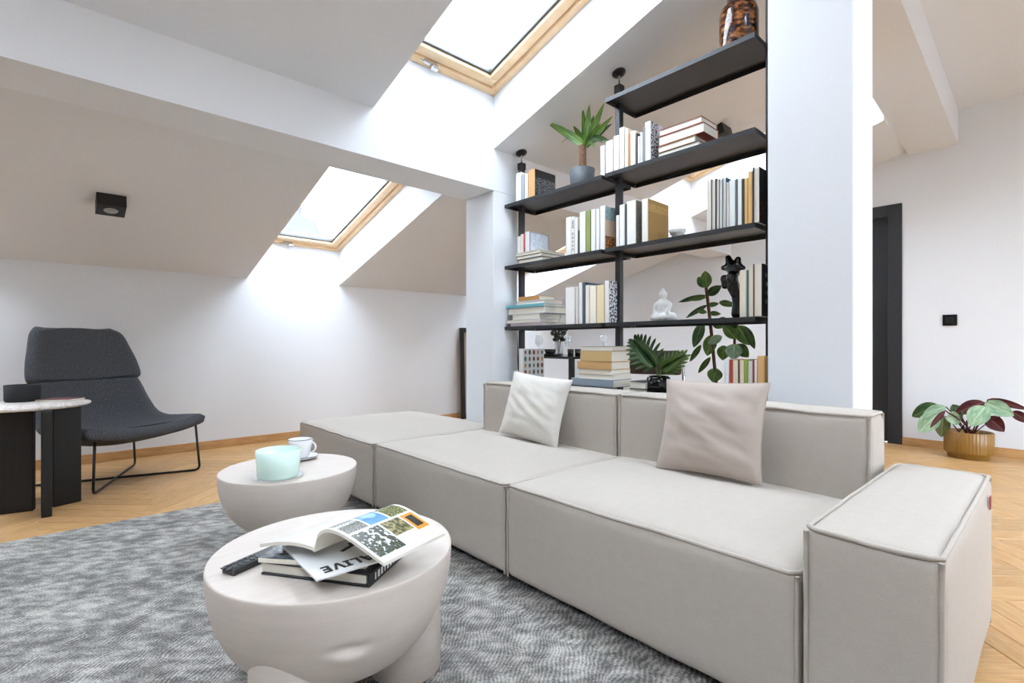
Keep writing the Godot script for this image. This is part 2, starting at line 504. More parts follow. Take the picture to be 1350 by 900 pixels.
func plank(s: Shape, L: float, W: float, o: Vector2):
	var h := Vector3(L / 2 - 0.0009, 0, W / 2 - 0.0009)
	var e := 0.0022
	var top := []
	var low := []
	for c in [[-1, -1], [1, -1], [1, 1], [-1, 1]]:
		top.append(Vector3(c[0] * (h.x - e), 0, c[1] * (h.z - e)))
		low.append(Vector3(c[0] * h.x, -0.003, c[1] * h.z))
	var uv := func(p: Vector3) -> Vector2: return o + Vector2(p.x / L, p.z / W * 0.5)
	var mid := Vector3(0, -0.05, 0)
	s.tri(top[0], top[1], top[2], uv.call(top[0]), uv.call(top[1]), uv.call(top[2]))
	s.tri(top[0], top[2], top[3], uv.call(top[0]), uv.call(top[2]), uv.call(top[3]))
	for i in 4:
		var j := (i + 1) % 4
		s.tri(low[i], low[j], top[j], uv.call(low[i]), uv.call(low[j]), uv.call(top[j]))
		s.tri(low[i], top[j], top[i], uv.call(low[i]), uv.call(top[j]), uv.call(top[i]))
		var di: Vector3 = low[i] - Vector3(0, 0.009, 0)
		var dj: Vector3 = low[j] - Vector3(0, 0.009, 0)
		s.tri(di, dj, low[j]); s.tri(di, low[j], low[i])

func build_windows():
	var n := 1
	for z0 in [ZK, ZBEAM]:
		var z1: float = WEND[0] if z0 == ZK else WEND[1]
		for b in BAYS:
			var al := atan(SL)
			var o := Vector3(b[0], roof(z0) + 0.392, z0)
			var which: String = {0: "beyond the left edge", 1: "above the sofa side", 2: "in the dining area"}[BAYS.find(b)]
			var w := thing("window_%d" % n, "pine roof window in the %s row, %s" % ["lower" if z0 == ZK else "upper", which], "", o, "", 0.0, "structure")
			n += 1
			var bs := Basis(Vector3.RIGHT, -al)   # local z runs up the slope, local y outward
			var len: float = (z1 - z0) / cos(al)
			var ww: float = b[1] - b[0]
			var put := func(called: String, m: Material, x0: float, x1: float, c0: float, c1: float, y0: float, y1: float, bev: float):
				var s := Shape.new(Vector3.ZERO, bs)
				s.span(Vector3(x0, y0, c0), Vector3(x1, y1, c1), bev)
				part(called, s, m, w)
			for r in [["frame_rail", M.pine, 0.0, 0.046, -0.01, 0.10], ["sash_rail", M.pine, 0.054, 0.122, 0.010, 0.09], ["gasket", M.gasket, 0.122, 0.138, 0.035, 0.07]]:
				var a: float = r[2]
				var e: float = r[3]
				put.call(r[0], r[1], a, ww - a, a, e, r[4], r[5], 0.003)
				put.call(r[0], r[1], a, ww - a, len - e, len - a, r[4], r[5], 0.003)
				put.call(r[0], r[1], a, e, e, len - e, r[4], r[5], 0.003)
				put.call(r[0], r[1], ww - e, ww - a, e, len - e, r[4], r[5], 0.003)
			put.call("pane", M.glass, 0.13, ww - 0.13, 0.13, len - 0.13, 0.05, 0.058, 0.0)
			# latch on the bottom rail
			var q := Shape.new(Vector3.ZERO, bs)
			var lx: float = ww * 0.40
			q.span(Vector3(lx - 0.05, -0.022, 0.026), Vector3(lx + 0.05, 0.012, 0.052), 0.006)
			q.span(Vector3(lx + 0.0, -0.045, 0.018), Vector3(lx + 0.055, -0.018, 0.060), 0.008)
			q.span(Vector3(lx - 0.085, -0.018, 0.034), Vector3(lx - 0.03, -0.004, 0.046), 0.004)
			part("latch", q, M.chrome, w)

func build_outside():
	# the house across the yard, seen through the lower skylight
	var o := Vector3(10.2, -8, -29)
	var h := thing("neighbouring_house", "grey mansard roofed house seen through the lower skylight", "building", o)
	var s := Shape.new()
	s.span(Vector3(-6, 0, -5), Vector3(3, 11, 0))
	part("wall", s, mat("render_grey", Color(0.22, 0.225, 0.235), 0.9), h)
	s = Shape.new()
	s.prism([Vector3(-6, 11, 0), Vector3(3, 11, 0), Vector3(1.4, 16.6, -1.6), Vector3(-3.2, 17.2, -1.6)], Vector3(0, 0, -4))
	var rf := part("roof", s, mat("slate", Color(0.17, 0.18, 0.195), 0.8), h)
	s = Shape.new(); s.span(Vector3(-1.2, 16.0, -3.6), Vector3(1.0, 19.6, -2.6))
	part("chimney", s, mat("render_grey", Color(0.22, 0.225, 0.235), 0.9), rf)
	for i in 4:
		s = Shape.new(); s.span(Vector3(-5.2 + i * 2.1, 12.2, -0.75), Vector3(-4.2 + i * 2.1, 14.0, -0.3))
		part("window", s, mat("far_window", Color(0.16, 0.18, 0.2), 0.2), rf)
	for i in 3:
		s = Shape.new(); s.tube([Vector3(-1.1 + i * 1.0, 19.5, -3.1), Vector3(-1.1 + i * 1.0, 21.4, -3.1)], 0.09, 6)
		part("chimney_rail", s, M.gasket, rf)
	s = Shape.new(); s.tube([Vector3(-1.3, 20.6, -3.1), Vector3(1.1, 20.9, -3.1)], 0.09, 6)
	part("chimney_rail", s, M.gasket, rf)

func build_rug():
	var lo := Vector3(-1.25, 0, -3.56)
	var hi := Vector3(1.62, 0.014, 0.35)
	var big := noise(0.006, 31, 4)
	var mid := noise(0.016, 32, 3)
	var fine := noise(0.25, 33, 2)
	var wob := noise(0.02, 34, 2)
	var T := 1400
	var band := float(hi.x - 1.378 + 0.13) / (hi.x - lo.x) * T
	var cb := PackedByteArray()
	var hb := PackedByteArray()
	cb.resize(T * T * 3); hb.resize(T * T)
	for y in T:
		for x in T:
			var p: float = 0.47 + 0.34 * big.get_noise_2d(x * 0.9 + y * 0.5, y * 1.5 - x * 0.6) + 0.54 * mid.get_noise_2d(x * 1.1 + y * 0.9, y * 2.6 - x * 1.3)  # pale patches paint the sheen of the nap into the colour
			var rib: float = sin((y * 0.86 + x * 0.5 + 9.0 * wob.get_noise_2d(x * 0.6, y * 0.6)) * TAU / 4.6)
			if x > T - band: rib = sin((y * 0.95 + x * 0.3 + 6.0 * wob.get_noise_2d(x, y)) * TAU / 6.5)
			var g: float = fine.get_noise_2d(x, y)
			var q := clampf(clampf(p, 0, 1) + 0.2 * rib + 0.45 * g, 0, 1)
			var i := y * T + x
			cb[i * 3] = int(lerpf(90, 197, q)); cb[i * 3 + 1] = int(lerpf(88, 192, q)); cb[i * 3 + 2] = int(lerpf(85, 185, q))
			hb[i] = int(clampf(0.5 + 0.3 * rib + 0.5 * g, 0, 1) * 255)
	var him := Image.create_from_data(T, T, false, Image.FORMAT_L8, hb)
	him.convert(Image.FORMAT_RGBA8)
	him.bump_map_to_normal_map(2.0)
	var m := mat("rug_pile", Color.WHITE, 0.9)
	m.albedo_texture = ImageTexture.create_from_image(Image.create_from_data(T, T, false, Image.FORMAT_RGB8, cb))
	m.normal_enabled = true
	m.normal_texture = ImageTexture.create_from_image(him)
	m.normal_scale = 0.6
	var s := Shape.new()
	s.smooth(false)
	var nx := 40
	var rows := []
	for j in nx + 1:
		var row := []
		for i in nx + 1: row.append(Vector3(lerpf(lo.x, hi.x, float(i) / nx), hi.y, lerpf(lo.z, hi.z, float(j) / nx)))
		rows.append(row)
	s.smooth(true)
	s.grid(rows, true)
	s.smooth(false)
	var edge := [[Vector3(lo.x, 0, lo.z), Vector3(hi.x, 0, lo.z)], [Vector3(hi.x, 0, lo.z), Vector3(hi.x, 0, hi.z)], [Vector3(hi.x, 0, hi.z), Vector3(lo.x, 0, hi.z)], [Vector3(lo.x, 0, hi.z), Vector3(lo.x, 0, lo.z)]]
	for e in edge:
		var up := Vector3(0, hi.y, 0)
		s.quad(e[0], e[0] + up, e[1] + up, e[1])
	solo("rug", s, m, "grey ribbed rug with silvery painted-on sheen patches under the low tables", "rug")

# ---------------------------------------------------------------- sofa
func rim(lo: Vector3, hi: Vector3, y: float, r: float, wob: FastNoiseLite) -> Array:
	# a rounded rectangle of points at height y, slightly wavy like a sewn welt
	var out := []
	var c := [Vector3(lo.x, y, lo.z), Vector3(hi.x, y, lo.z), Vector3(hi.x, y, hi.z), Vector3(lo.x, y, hi.z)]
	for i in 4:
		var a: Vector3 = c[i]
		var b: Vector3 = c[(i + 1) % 4]
		var d := (b - a).normalized()
		var n := 22
		for k in n:
			var p := a.lerp(b, lerpf(r / a.distance_to(b), 1.0 - r / a.distance_to(b), float(k) / (n - 1)))
			p.y += wob.get_noise_3dv(p * 22.0) * 0.005
			out.append(p)
	return out
func block(root: Node3D, base: Vector3, called: String, lo: Vector3, hi: Vector3, bulge: Vector3, nz: FastNoiseLite, corners: Array):
	var s := Shape.new(-base)
	s.soft(lo, hi, 0.03, bulge, nz, 0.005, 22)
	var o := part(called, s, M.sofa, root)
	s = Shape.new(-base)
	s.tube(rim(lo + Vector3(0.006, 0, 0.006), hi - Vector3(0.006, 0, 0.006), hi.y - 0.004, 0.02, nz), 0.0064, 6, true)
	for c in corners:
		var p := Vector3(lo.x if c[0] < 0 else hi.x, 0, lo.z if c[1] < 0 else hi.z) - Vector3(c[0], 0, c[1]) * 0.006
		var line := []
		for k in 18:
			var q := Vector3(p.x, lerpf(lo.y, hi.y - 0.008, k / 17.0), p.z)
			q.x += nz.get_noise_3dv(q * 25.0) * 0.004
			line.append(q)
		s.tube(line, 0.006, 6)
	part("piping", s, M.sofa, o)
func build_sofa():
	var b := Vector3(1.378, 0, -2.05)
	var r := thing("sectional_sofa", "pale grey modular sofa with low back and one armrest", "sofa", b)
	var nz := noise(0.22, 41, 3)
	var all := [[-1, -1], [-1, 1], [1, -1], [1, 1]]
	block(r, b, "chaise", Vector3(1.378, 0.04, -3.925), Vector3(2.366, 0.415, -2.738), Vector3(0.008, 0.035, 0.008), nz, all)
	block(r, b, "seat", Vector3(1.384, 0.04, -2.722), Vector3(2.20, 0.418, -1.566), Vector3(0.012, 0.036, 0.004), nz, all)
	block(r, b, "seat", Vector3(1.382, 0.04, -1.556), Vector3(2.20, 0.422, -0.446), Vector3(0.012, 0.038, 0.004), nz, all)
	block(r, b, "backrest", Vector3(2.17, 0.05, -2.68), Vector3(2.376, 0.745, -1.572), Vector3(0.010, 0.008, 0.004), nz, all)
	block(r, b, "backrest", Vector3(2.17, 0.05, -1.562), Vector3(2.376, 0.745, -0.463), Vector3(0.010, 0.008, 0.004), nz, all)
	block(r, b, "armrest", Vector3(1.372, 0.04, -0.434), Vector3(2.40, 0.548, -0.164), Vector3(0.008, 0.020, 0.008), nz, all)
	for p in [[1.44, -3.85], [2.3, -3.85], [1.44, -2.8], [2.3, -2.8], [1.44, -1.65], [2.3, -1.65], [1.44, -0.5], [1.44, -0.22], [2.32, -0.22], [2.3, -0.55]]:
		var s := Shape.new(Vector3(p[0], 0, p[1]) - b)
		s.lathe([Vector2(0, 0.014), Vector2(0.022, 0.014), Vector2(0.024, 0.018), Vector2(0.028, 0.06)], Vector3.ZERO, 12)
		part("foot", s, M.black_metal, r)
	var tg := Shape.new(-b)
	tg.span(Vector3(2.20, 0.475, -0.156), Vector3(2.235, 0.515, -0.153))
	tag(part("brand_tag", tg, hexm("a02830"), r), "small red fabric tag")
	pillow("cushion_white", "off-white square cushion leaning on the sofa back near the chaise", 0.47, 0.40, Vector3(2.005, 0.452, -2.08), Vector3(2.105, 0.822, -2.055), 51)
	pillow("cushion_beige", "beige pink square cushion leaning on the sofa back near the armrest", 0.445, 0.43, Vector3(1.985, 0.462, -0.995), Vector3(2.095, 0.845, -1.005), 52)
func pillow(m: String, label: String, w: float, h: float, foot: Vector3, head: Vector3, sd: int):
	var up := (head - foot).normalized()
	var side := Vector3(0.03, -0.02, 1).normalized()
	var out := up.cross(side).normalized()
	side = out.cross(up).normalized()
	if out.x > 0: out = -out
	var hh := foot.distance_to(head)
	var nz := noise(0.55, sd, 2)
	var o := thing("cushion", label, "cushion", foot, "scatter cushions on the sofa")
	var s := Shape.new()
	s.smooth(true)
	var n := 36
	for sgn in [1.0, -1.0]:
		var rows := []
		for j in n + 1:
			var row := []
			for i in n + 1:
				var a := -1.0 + 2.0 * i / n
				var c := -1.0 + 2.0 * j / n
				var thick := pow((1 - pow(absf(a), 2.6)) * (1 - pow(absf(c), 2.6)), 0.62)
				var x := a * w / 2 * (1 - 0.075 * (1 - c * c))
				var y := hh / 2 + c * hh / 2 * (1 - 0.05 * (1 - a * a))
				var p := side * x + up * y
				var fold := nz.get_noise_2d(a * 2.2 + 3 * c, c * 2.4) * 0.012 + 0.007 * nz.get_noise_2d(a * 4.0, c * 1.4 + 9.0) * absf(a)
				p += out * sgn * (thick * (0.066 + fold) + 0.002)
				row.append(p)
			rows.append(row)
		if sgn < 0: rows.reverse()
		s.grid(rows)
	part("cover", s, M[m], o)
	var ring := []
	for e in 4:
		for k in 24:
			var q := -1.0 + 2.0 * k / 24.0
			var a: float = [q, 1.0, -q, -1.0][e]
			var c: float = [-1.0, q, 1.0, -q][e]
			ring.append(side * (a * w / 2 * (1 - 0.075 * (1 - c * c))) + up * (hh / 2 + c * hh / 2 * (1 - 0.05 * (1 - a * a))))
	s = Shape.new(); s.tube(ring, 0.003, 5, true)
	part("seam", s, M[m], o)

# ---------------------------------------------------------------- low tables
func build_coffee_tables():
	for a in [[Vector3(0.61, 0.014, -1.436), 0.334, 0.396, 0.3, "cream ceramic bowl-shaped low table holding magazines, in front", 23.8], [Vector3(0.866, 0.014, -2.6), 0.318, 0.376, 1.1, "cream ceramic bowl-shaped low table holding a mint bowl and cup", 120.0]]:
		var r: float = a[1]
		var h: float = a[2]
		var t := thing("low_table", a[4], "table", a[0], "pair of cream low tables")
		var s := Shape.new()
		s.lathe([Vector2(0, h), Vector2(r * 0.5, h), Vector2(r - 0.004, h)], Vector3.ZERO, 96, 0.0, 0, null, 3)
		var prof := [Vector2(r - 0.004, h), Vector2(r - 0.001, h - 0.001), Vector2(r, h - 0.004), Vector2(r, h - 0.012)]
		for k in range(1, 61):
			var w := k / 60.0 * PI / 2
			prof.append(Vector2(r * pow(maxf(cos(w), 0.0), 0.66), h - 0.010 - (h - 0.085) * pow(sin(w), 1.0)))
		# a thumbed fold low on the front
		var fold := Vector3(cos(deg_to_rad(108)) * 0.30, 0.255, sin(deg_to_rad(108)) * 0.30)
		var press := func(q: Vector3) -> Vector3:
			var e: Vector3 = q - fold
			var along := e.dot(Vector3(0.95, 0.25, 0.31))
			var w2 := exp(-along * along / 0.0012)
			var out := Vector3(q.x, 0, q.z).normalized()
			return q - out * w2 * (0.019 * exp(-pow(e.y - 0.010, 2) / 0.00012) - 0.010 * exp(-pow(e.y + 0.018, 2) / 0.0004))
		s.lathe(prof, Vector3.ZERO, 160 if a[5] < 25 else 72, 0.0, 0, press if a[5] < 25 else null, 4)
		part("bowl_top", s, M.ceramic, t)
		for k in 3:
			var ang := deg_to_rad(a[5] + 120.0 * k)
			s = Shape.new(Vector3(cos(ang), 0, sin(ang)) * r * (0.60 if a[5] < 25 else 0.42))
			s.lathe([Vector2(0, 0), Vector2(0.098, 0), Vector2(0.105, 0.008), Vector2(0.105, h * 0.62), Vector2(0.10, h * 0.66), Vector2(0, h * 0.68)], Vector3.ZERO, 32)
			part("leg", s, M.ceramic, t)

# ---------------------------------------------------------------- lounge chair and side table
func build_lounge_corner():
	var fwd := Vector3(0.47, 0, 0.883)
	var side := Vector3(0.883, 0, -0.47)
	var at := Vector3(0.335, 0, -4.78)
	var ch := thing("lounge_chair", "charcoal fabric lounge chair with headrest on a black wire frame", "armchair", at)
	# centre line: forward, height, half width, lift of the sides, forward pull of the sides
	var seat := [[0.40, 0.385, 0.425, 0.045, -0.02], [0.36, 0.37, 0.43, 0.055, -0.01], [0.22, 0.335, 0.435, 0.09, 0.0], [0.05, 0.305, 0.43, 0.115, 0.01], [-0.12, 0.30, 0.42, 0.135, 0.03], [-0.23, 0.36, 0.41, 0.11, 0.07], [-0.30, 0.45, 0.395, 0.08, 0.10], [-0.345, 0.57, 0.385, 0.03, 0.10], [-0.38, 0.68, 0.375, 0.0, 0.09], [-0.395, 0.735, 0.355, 0.0, 0.085]]
	var head := [[-0.392, 0.722, 0.335, 0.0, 0.08], [-0.398, 0.755, 0.385, 0.0, 0.085], [-0.425, 0.86, 0.375, 0.0, 0.085], [-0.455, 0.97, 0.345, 0.0, 0.08], [-0.485, 1.07, 0.315, 0.0, 0.075], [-0.50, 1.11, 0.285, 0.0, 0.07], [-0.505, 1.13, 0.245, 0.0, 0.06]]
	for sh in [["shell", seat, 0.085], ["headrest", head, 0.085]]:
		part(sh[0], chair_shell(sh[1], sh[2], fwd, side), M.chair_fabric, ch)
	var f1 := Vector3(0.182, 0, -4.337) - at
	var f2 := Vector3(0.845, 0, -4.633) - at
	var f3 := Vector3(0.485, 0, -5.2) - at
	var f4 := f1 + f3 - f2
	var r := 0.0085
	var up := Vector3(0, r, 0)
	for pr in [[f1, f3, 0.40, 0.37], [f2, f4, 0.41, 0.37]]:
		var a: Vector3 = pr[0] + up
		var c: Vector3 = pr[1] + up
		var d := (c - a).normalized() * 0.03
		var top_a: Vector3 = a + Vector3(0, pr[2], 0) + (c - a).normalized() * 0.03
		var top_c: Vector3 = c + Vector3(0, pr[3], 0) - (c - a).normalized() * 0.06
		var s := Shape.new()
		var lift := Vector3(0, 0.03, 0)
		s.tube([top_a, a + lift, a + d * 0.3 + lift * 0.3, a + d, c - d, c - d * 0.3 + lift * 0.3, c + lift, top_c], r, 8)
		part("sled_leg", s, M.black_metal, ch)
	var s2 := Shape.new()
	s2.tube([f1.lerp(f3, 0.05) + Vector3(0, 0.405, 0), f2.lerp(f4, 0.05) + Vector3(0, 0.415, 0)], 0.007, 6)
	part("cross_rod", s2, M.black_metal, ch)
	# side table
	var c2 := Vector3(-0.131, 0, -4.29)
	var st := thing("side_table", "round marble side table on black slab legs", "table", c2)
	s2 = Shape.new()
	s2.lathe([Vector2(0, 0.618), Vector2(0.285, 0.618), Vector2(0.298, 0.624), Vector2(0.302, 0.632), Vector2(0.298, 0.638), Vector2(0.0, 0.64)], Vector3.ZERO, 56)
	part("table_top", s2, M.marble, st)
	for g in [[Vector3(-0.243, 0, -4.235), Vector3(-0.098, 0, -4.20)], [Vector3(-0.041, 0, -3.965), Vector3(-0.046, 0, -4.13)], [Vector3(-0.022, 0, -4.206), Vector3(0.113, 0, -4.25)], [Vector3(-0.12, 0, -4.36), Vector3(-0.15, 0, -4.53)]]:
		var a: Vector3 = g[0]
		var c: Vector3 = g[1]
		var d := (c - a).normalized()
		s2 = Shape.new(-c2)
		s2.box((a + c) / 2 + Vector3(0, 0.309, 0), Vector3(a.distance_to(c), 0.618, 0.046), 0.004, Basis(d, Vector3.UP, d.cross(Vector3.UP)))
		part("leg", s2, M.black_wood, st)
	var p := onY(30, 528.5, 0.64)
	var br := 18.0 / F * far(p)
	var s3 := Shape.new()
	s3.lathe([Vector2(0, 0), Vector2(br * 0.93, 0), Vector2(br, 0.01), Vector2(br * 1.02, 0.105), Vector2(br * 0.94, 0.105), Vector2(br * 0.90, 0.015), Vector2(0, 0.012)], Vector3.ZERO, 40)
	solo("bowl", s3, mat("charcoal", Color(0.11, 0.115, 0.118), 0.8), "matt black straight-sided bowl on the marble side table", "bowl", p)
	var mp := onY(80, 527, 0.64)
	var mag := thing("magazine", "thin magazine with a reddish cover on the marble side table", "magazine", mp, "", deg_to_rad(-38))
	s3 = Shape.new(); s3.span(Vector3(-0.10, 0, -0.07), Vector3(0.10, 0.008, 0.07), 0.001); part("pages", s3, M.page, mag)
	s3 = Shape.new(); s3.span(Vector3(-0.10, 0.008, -0.07), Vector3(0.10, 0.0095, 0.07)); part("cover", s3, hexm("7a4a4a", 0.4), mag)
func chair_shell(rows_in: Array, th: float, fwd: Vector3, side: Vector3) -> Shape:
	# resample the stations, sweep them across, and thicken along the normals with rounded rims
	var st := []
	var n := 30
	for i in n + 1:
		var t := float(i) / n * (rows_in.size() - 1)
		var k := mini(int(t), rows_in.size() - 2)
		var f := t - k
		var row := []
		for q in 5:
			row.append(cubic_interpolate(rows_in[k][q], rows_in[k + 1][q], rows_in[maxi(k - 1, 0)][q], rows_in[mini(k + 2, rows_in.size() - 1)][q], f))
		st.append(row)
	var m := 28
	var top := []
	for r in st:
		var row := []
		for j in m + 1:
			var w := -1.0 + 2.0 * j / m
			var e := pow(absf(w), 2.2)
			row.append(fwd * (r[0] + e * r[4]) + Vector3(0, r[1] + e * r[3], 0) + side * (w * r[2]))
		top.append(row)
	var a := []
	var b := []
	for i in n + 1:
		var ra := []
		var rb := []
		for j in m + 1:
			var du: Vector3 = top[mini(i + 1, n)][j] - top[maxi(i - 1, 0)][j]
			var dv: Vector3 = top[i][mini(j + 1, m)] - top[i][maxi(j - 1, 0)]
			var nn := du.cross(dv).normalized()
			var w := absf(-1.0 + 2.0 * j / m)
			var ei := minf(i, n - i) / 3.0
			var ej := (1.0 - w) * 7.0
			var rnd := sqrt(clampf(1.0 - pow(1.0 - minf(1.0, minf(ei, ej)), 2), 0, 1))
			ra.append(top[i][j] + nn * th * 0.5 * rnd)
			rb.append(top[i][j] - nn * th * 0.5 * rnd)
		a.append(ra); b.append(rb)
	var s := Shape.new()
	s.smooth(true)
	s.grid(a)
	b.reverse()
	s.grid(b)
	s.smooth(false)
	return s

# ---------------------------------------------------------------- bookshelf
const SX0 := 2.48
const SX1 := 2.80
const LV := [0.682, 1.137, 1.59, 2.048, 2.505]
const LZ := [-2.806, -1.908]
const RZ := [-1.880, -0.993]
func build_bookshelf():
	var base := Vector3(2.60, 0, -1.87)
	var r := thing("bookshelf", "black steel open bookshelf with two bays clamped to the sloped ceiling", "bookshelf", base)
	for i in 5:
		for b in [LZ, RZ]:
			if i == 4 and b == LZ: continue
			var y: float = LV[i]
			var s := Shape.new(-base)
			var z0: float = b[0]
			var z1: float = b[1]
			s.span(Vector3(SX0, y - 0.003, z0), Vector3(SX1, y, z1))
			s.span(Vector3(SX0, y - 0.024, z0), Vector3(SX0 + 0.004, y - 0.003, z1))
			s.span(Vector3(SX1 - 0.004, y - 0.024, z0 + 0.004), Vector3(SX1, y - 0.003, z1 - 0.004))
			s.span(Vector3(SX0 + 0.004, y - 0.024, z0), Vector3(SX1 - 0.006, y - 0.003, z0 + 0.004))
			s.span(Vector3(SX0 + 0.004, y - 0.024, z1 - 0.004), Vector3(SX1 - 0.006, y - 0.003, z1))
			part("shelf", s, M.shelf_steel, r)
	for a in [[-2.752, true], [-1.864, true], [-0.966, false]]:
		var z: float = a[0]
		var x := 2.602
		var top := roof(z)
		var s := Shape.new(-base)
		s.span(Vector3(x - 0.018, 0, z - 0.018), Vector3(x + 0.022, top - 0.10, z + 0.018), 0.003)
		part("upright", s, M.shelf_steel, r)
		s = Shape.new(-base)
		s.span(Vector3(x - 0.023, top - 0.135, z - 0.023), Vector3(x + 0.027, top - 0.085, z + 0.023), 0.003)
		part("upright_cap", s, M.black_metal, r)
		s = Shape.new(-base)
		s.tube([Vector3(x, top - 0.10, z), Vector3(x, top - 0.015, z)], 0.0055, 8)
		part("threaded_rod", s, M.chrome, r)
		s = Shape.new(Vector3(x, top - 0.010, z) - base, Basis(Vector3.RIGHT, -atan(SL)))
		s.lathe([Vector2(0, -0.016), Vector2(0.014, -0.016), Vector2(0.038, -0.006), Vector2(0.042, 0.0), Vector2(0.042, 0.008), Vector2(0, 0.008)], Vector3.ZERO, 28)
		part("ceiling_disc", s, M.black_metal, r)

const ORD := ["first", "second", "third", "fourth", "fifth", "sixth", "seventh", "eighth", "ninth", "tenth", "eleventh", "twelfth", "thirteenth", "fourteenth", "fifteenth", "sixteenth"]
func book_parts(o: Node3D, w: float, h: float, d: float, cover: Material, out: bool, print_mat: Material = null):
	# spine towards -x unless the pages look out; w along z, h along y, d along x; the base is the middle of the lower front edge
	var bt := minf(0.0035, w * 0.12)
	var s := Shape.new()
	for q in [-1, 1]: s.box(Vector3(d / 2, h / 2, q * (w / 2 - bt / 2)), Vector3(d, h, bt), bt * 0.3)
	var sp := d - bt / 2 if out else bt / 2
	s.box(Vector3(sp, h / 2, 0), Vector3(bt, h, w - 0.0002), bt * 0.3)
	part("cover", s, cover, o)
	s = Shape.new()
	var a := 0.004 if out else bt
	s.span(Vector3(a, 0.004, -w / 2 + bt), Vector3(d - (bt if out else 0.004), h - 0.004, w / 2 - bt))
	part("pages", s, M.page, o)
	if print_mat:
		s = Shape.new()
		var z := w / 2 + 0.0006
		s.quad(Vector3(0.002, 0.002, z), Vector3(0.002, h - 0.002, z), Vector3(d - 0.002, h - 0.002, z), Vector3(d - 0.002, 0.002, z))
		part("cover_print", s, print_mat, o)
func upright(shelf: String, lv: float, grp: String, list: Array):
	# [u0, u1, v of the top, colour, word, pages outward, print, depth]
	var k := 0
	for b in list:
		var x := SX0 + 0.022
		var p0 := onX(b[0], b[2], x)
		var p1 := onX(b[1], b[2], x)
		var w := absf(p1.z - p0.z) - 0.0008
		var h: float = p0.y - lv
		var o := thing("book", "%s on the %s, %s from left" % [b[4], shelf, ORD[k]], "book", Vector3(x, lv, (p0.z + p1.z) / 2), grp)
		var pm: Material = M[b[6]] if b.size() > 6 and b[6] != "" else null
		book_parts(o, maxf(w, 0.006), h, b[7] if b.size() > 7 else 0.165 + 0.02 * sin(k * 2.3), hexm(b[3], 0.55), b[5] if b.size() > 5 else false, pm)
		if "lettered spine" in b[4]:
			var s := Shape.new()
			s.quad(Vector3(-0.0006, 0.004, -w / 2), Vector3(-0.0006, h - 0.004, -w / 2), Vector3(-0.0006, h - 0.004, w / 2), Vector3(-0.0006, 0.004, w / 2))
			part("spine_print", s, M.spine_lettering, o)
		k += 1
func lying(shelf: String, lv: float, grp: String, list: Array):
	# from the bottom up: [u0, u1, thickness in pixels, colour, word, pages outward, set back, depth, turn]
	var y := lv
	var k := 0
	for b in list:
		var x: float = SX0 + 0.012 + (b[6] if b.size() > 6 else 0.0)
		var p0 := onX(b[0], 400, x)
		var p1 := onX(b[1], 400, x)
		var mid := (p0.z + p1.z) / 2
		var w: float = b[2] / F * far(Vector3(x, 0, mid))
		var h := absf(p1.z - p0.z)
		var o := thing("book", "%s lying on the %s, %s from its stack's bottom" % [b[4], shelf, ORD[k]], "book", Vector3(x, y + w / 2, mid), grp)
		var inner := Node3D.new()
		o.rotation.y = b[8] if b.size() > 8 else 0.0
		var d: float = b[7] if b.size() > 7 else 0.2
		# height runs along z and thickness along y
		var bt := minf(0.0035, w * 0.14)
		var out: bool = b[5]
		var s := Shape.new()
		for q in [-1, 1]: s.box(Vector3(d / 2, q * (w / 2 - bt / 2), 0), Vector3(d, bt - 0.0002, h), bt * 0.3)
		s.box(Vector3(d - bt / 2 if out else bt / 2, 0, 0), Vector3(bt, w - 0.0004, h), bt * 0.3)
		part("cover", s, hexm(b[3], 0.55), o)
		s = Shape.new()
		s.span(Vector3(0.004 if out else bt, -w / 2 + bt, -h / 2 + 0.004), Vector3(d - (bt if out else 0.004), w / 2 - bt, h / 2 - 0.004))
		part("pages", s, M.page, o)
		inner.free()
		y += w
		k += 1
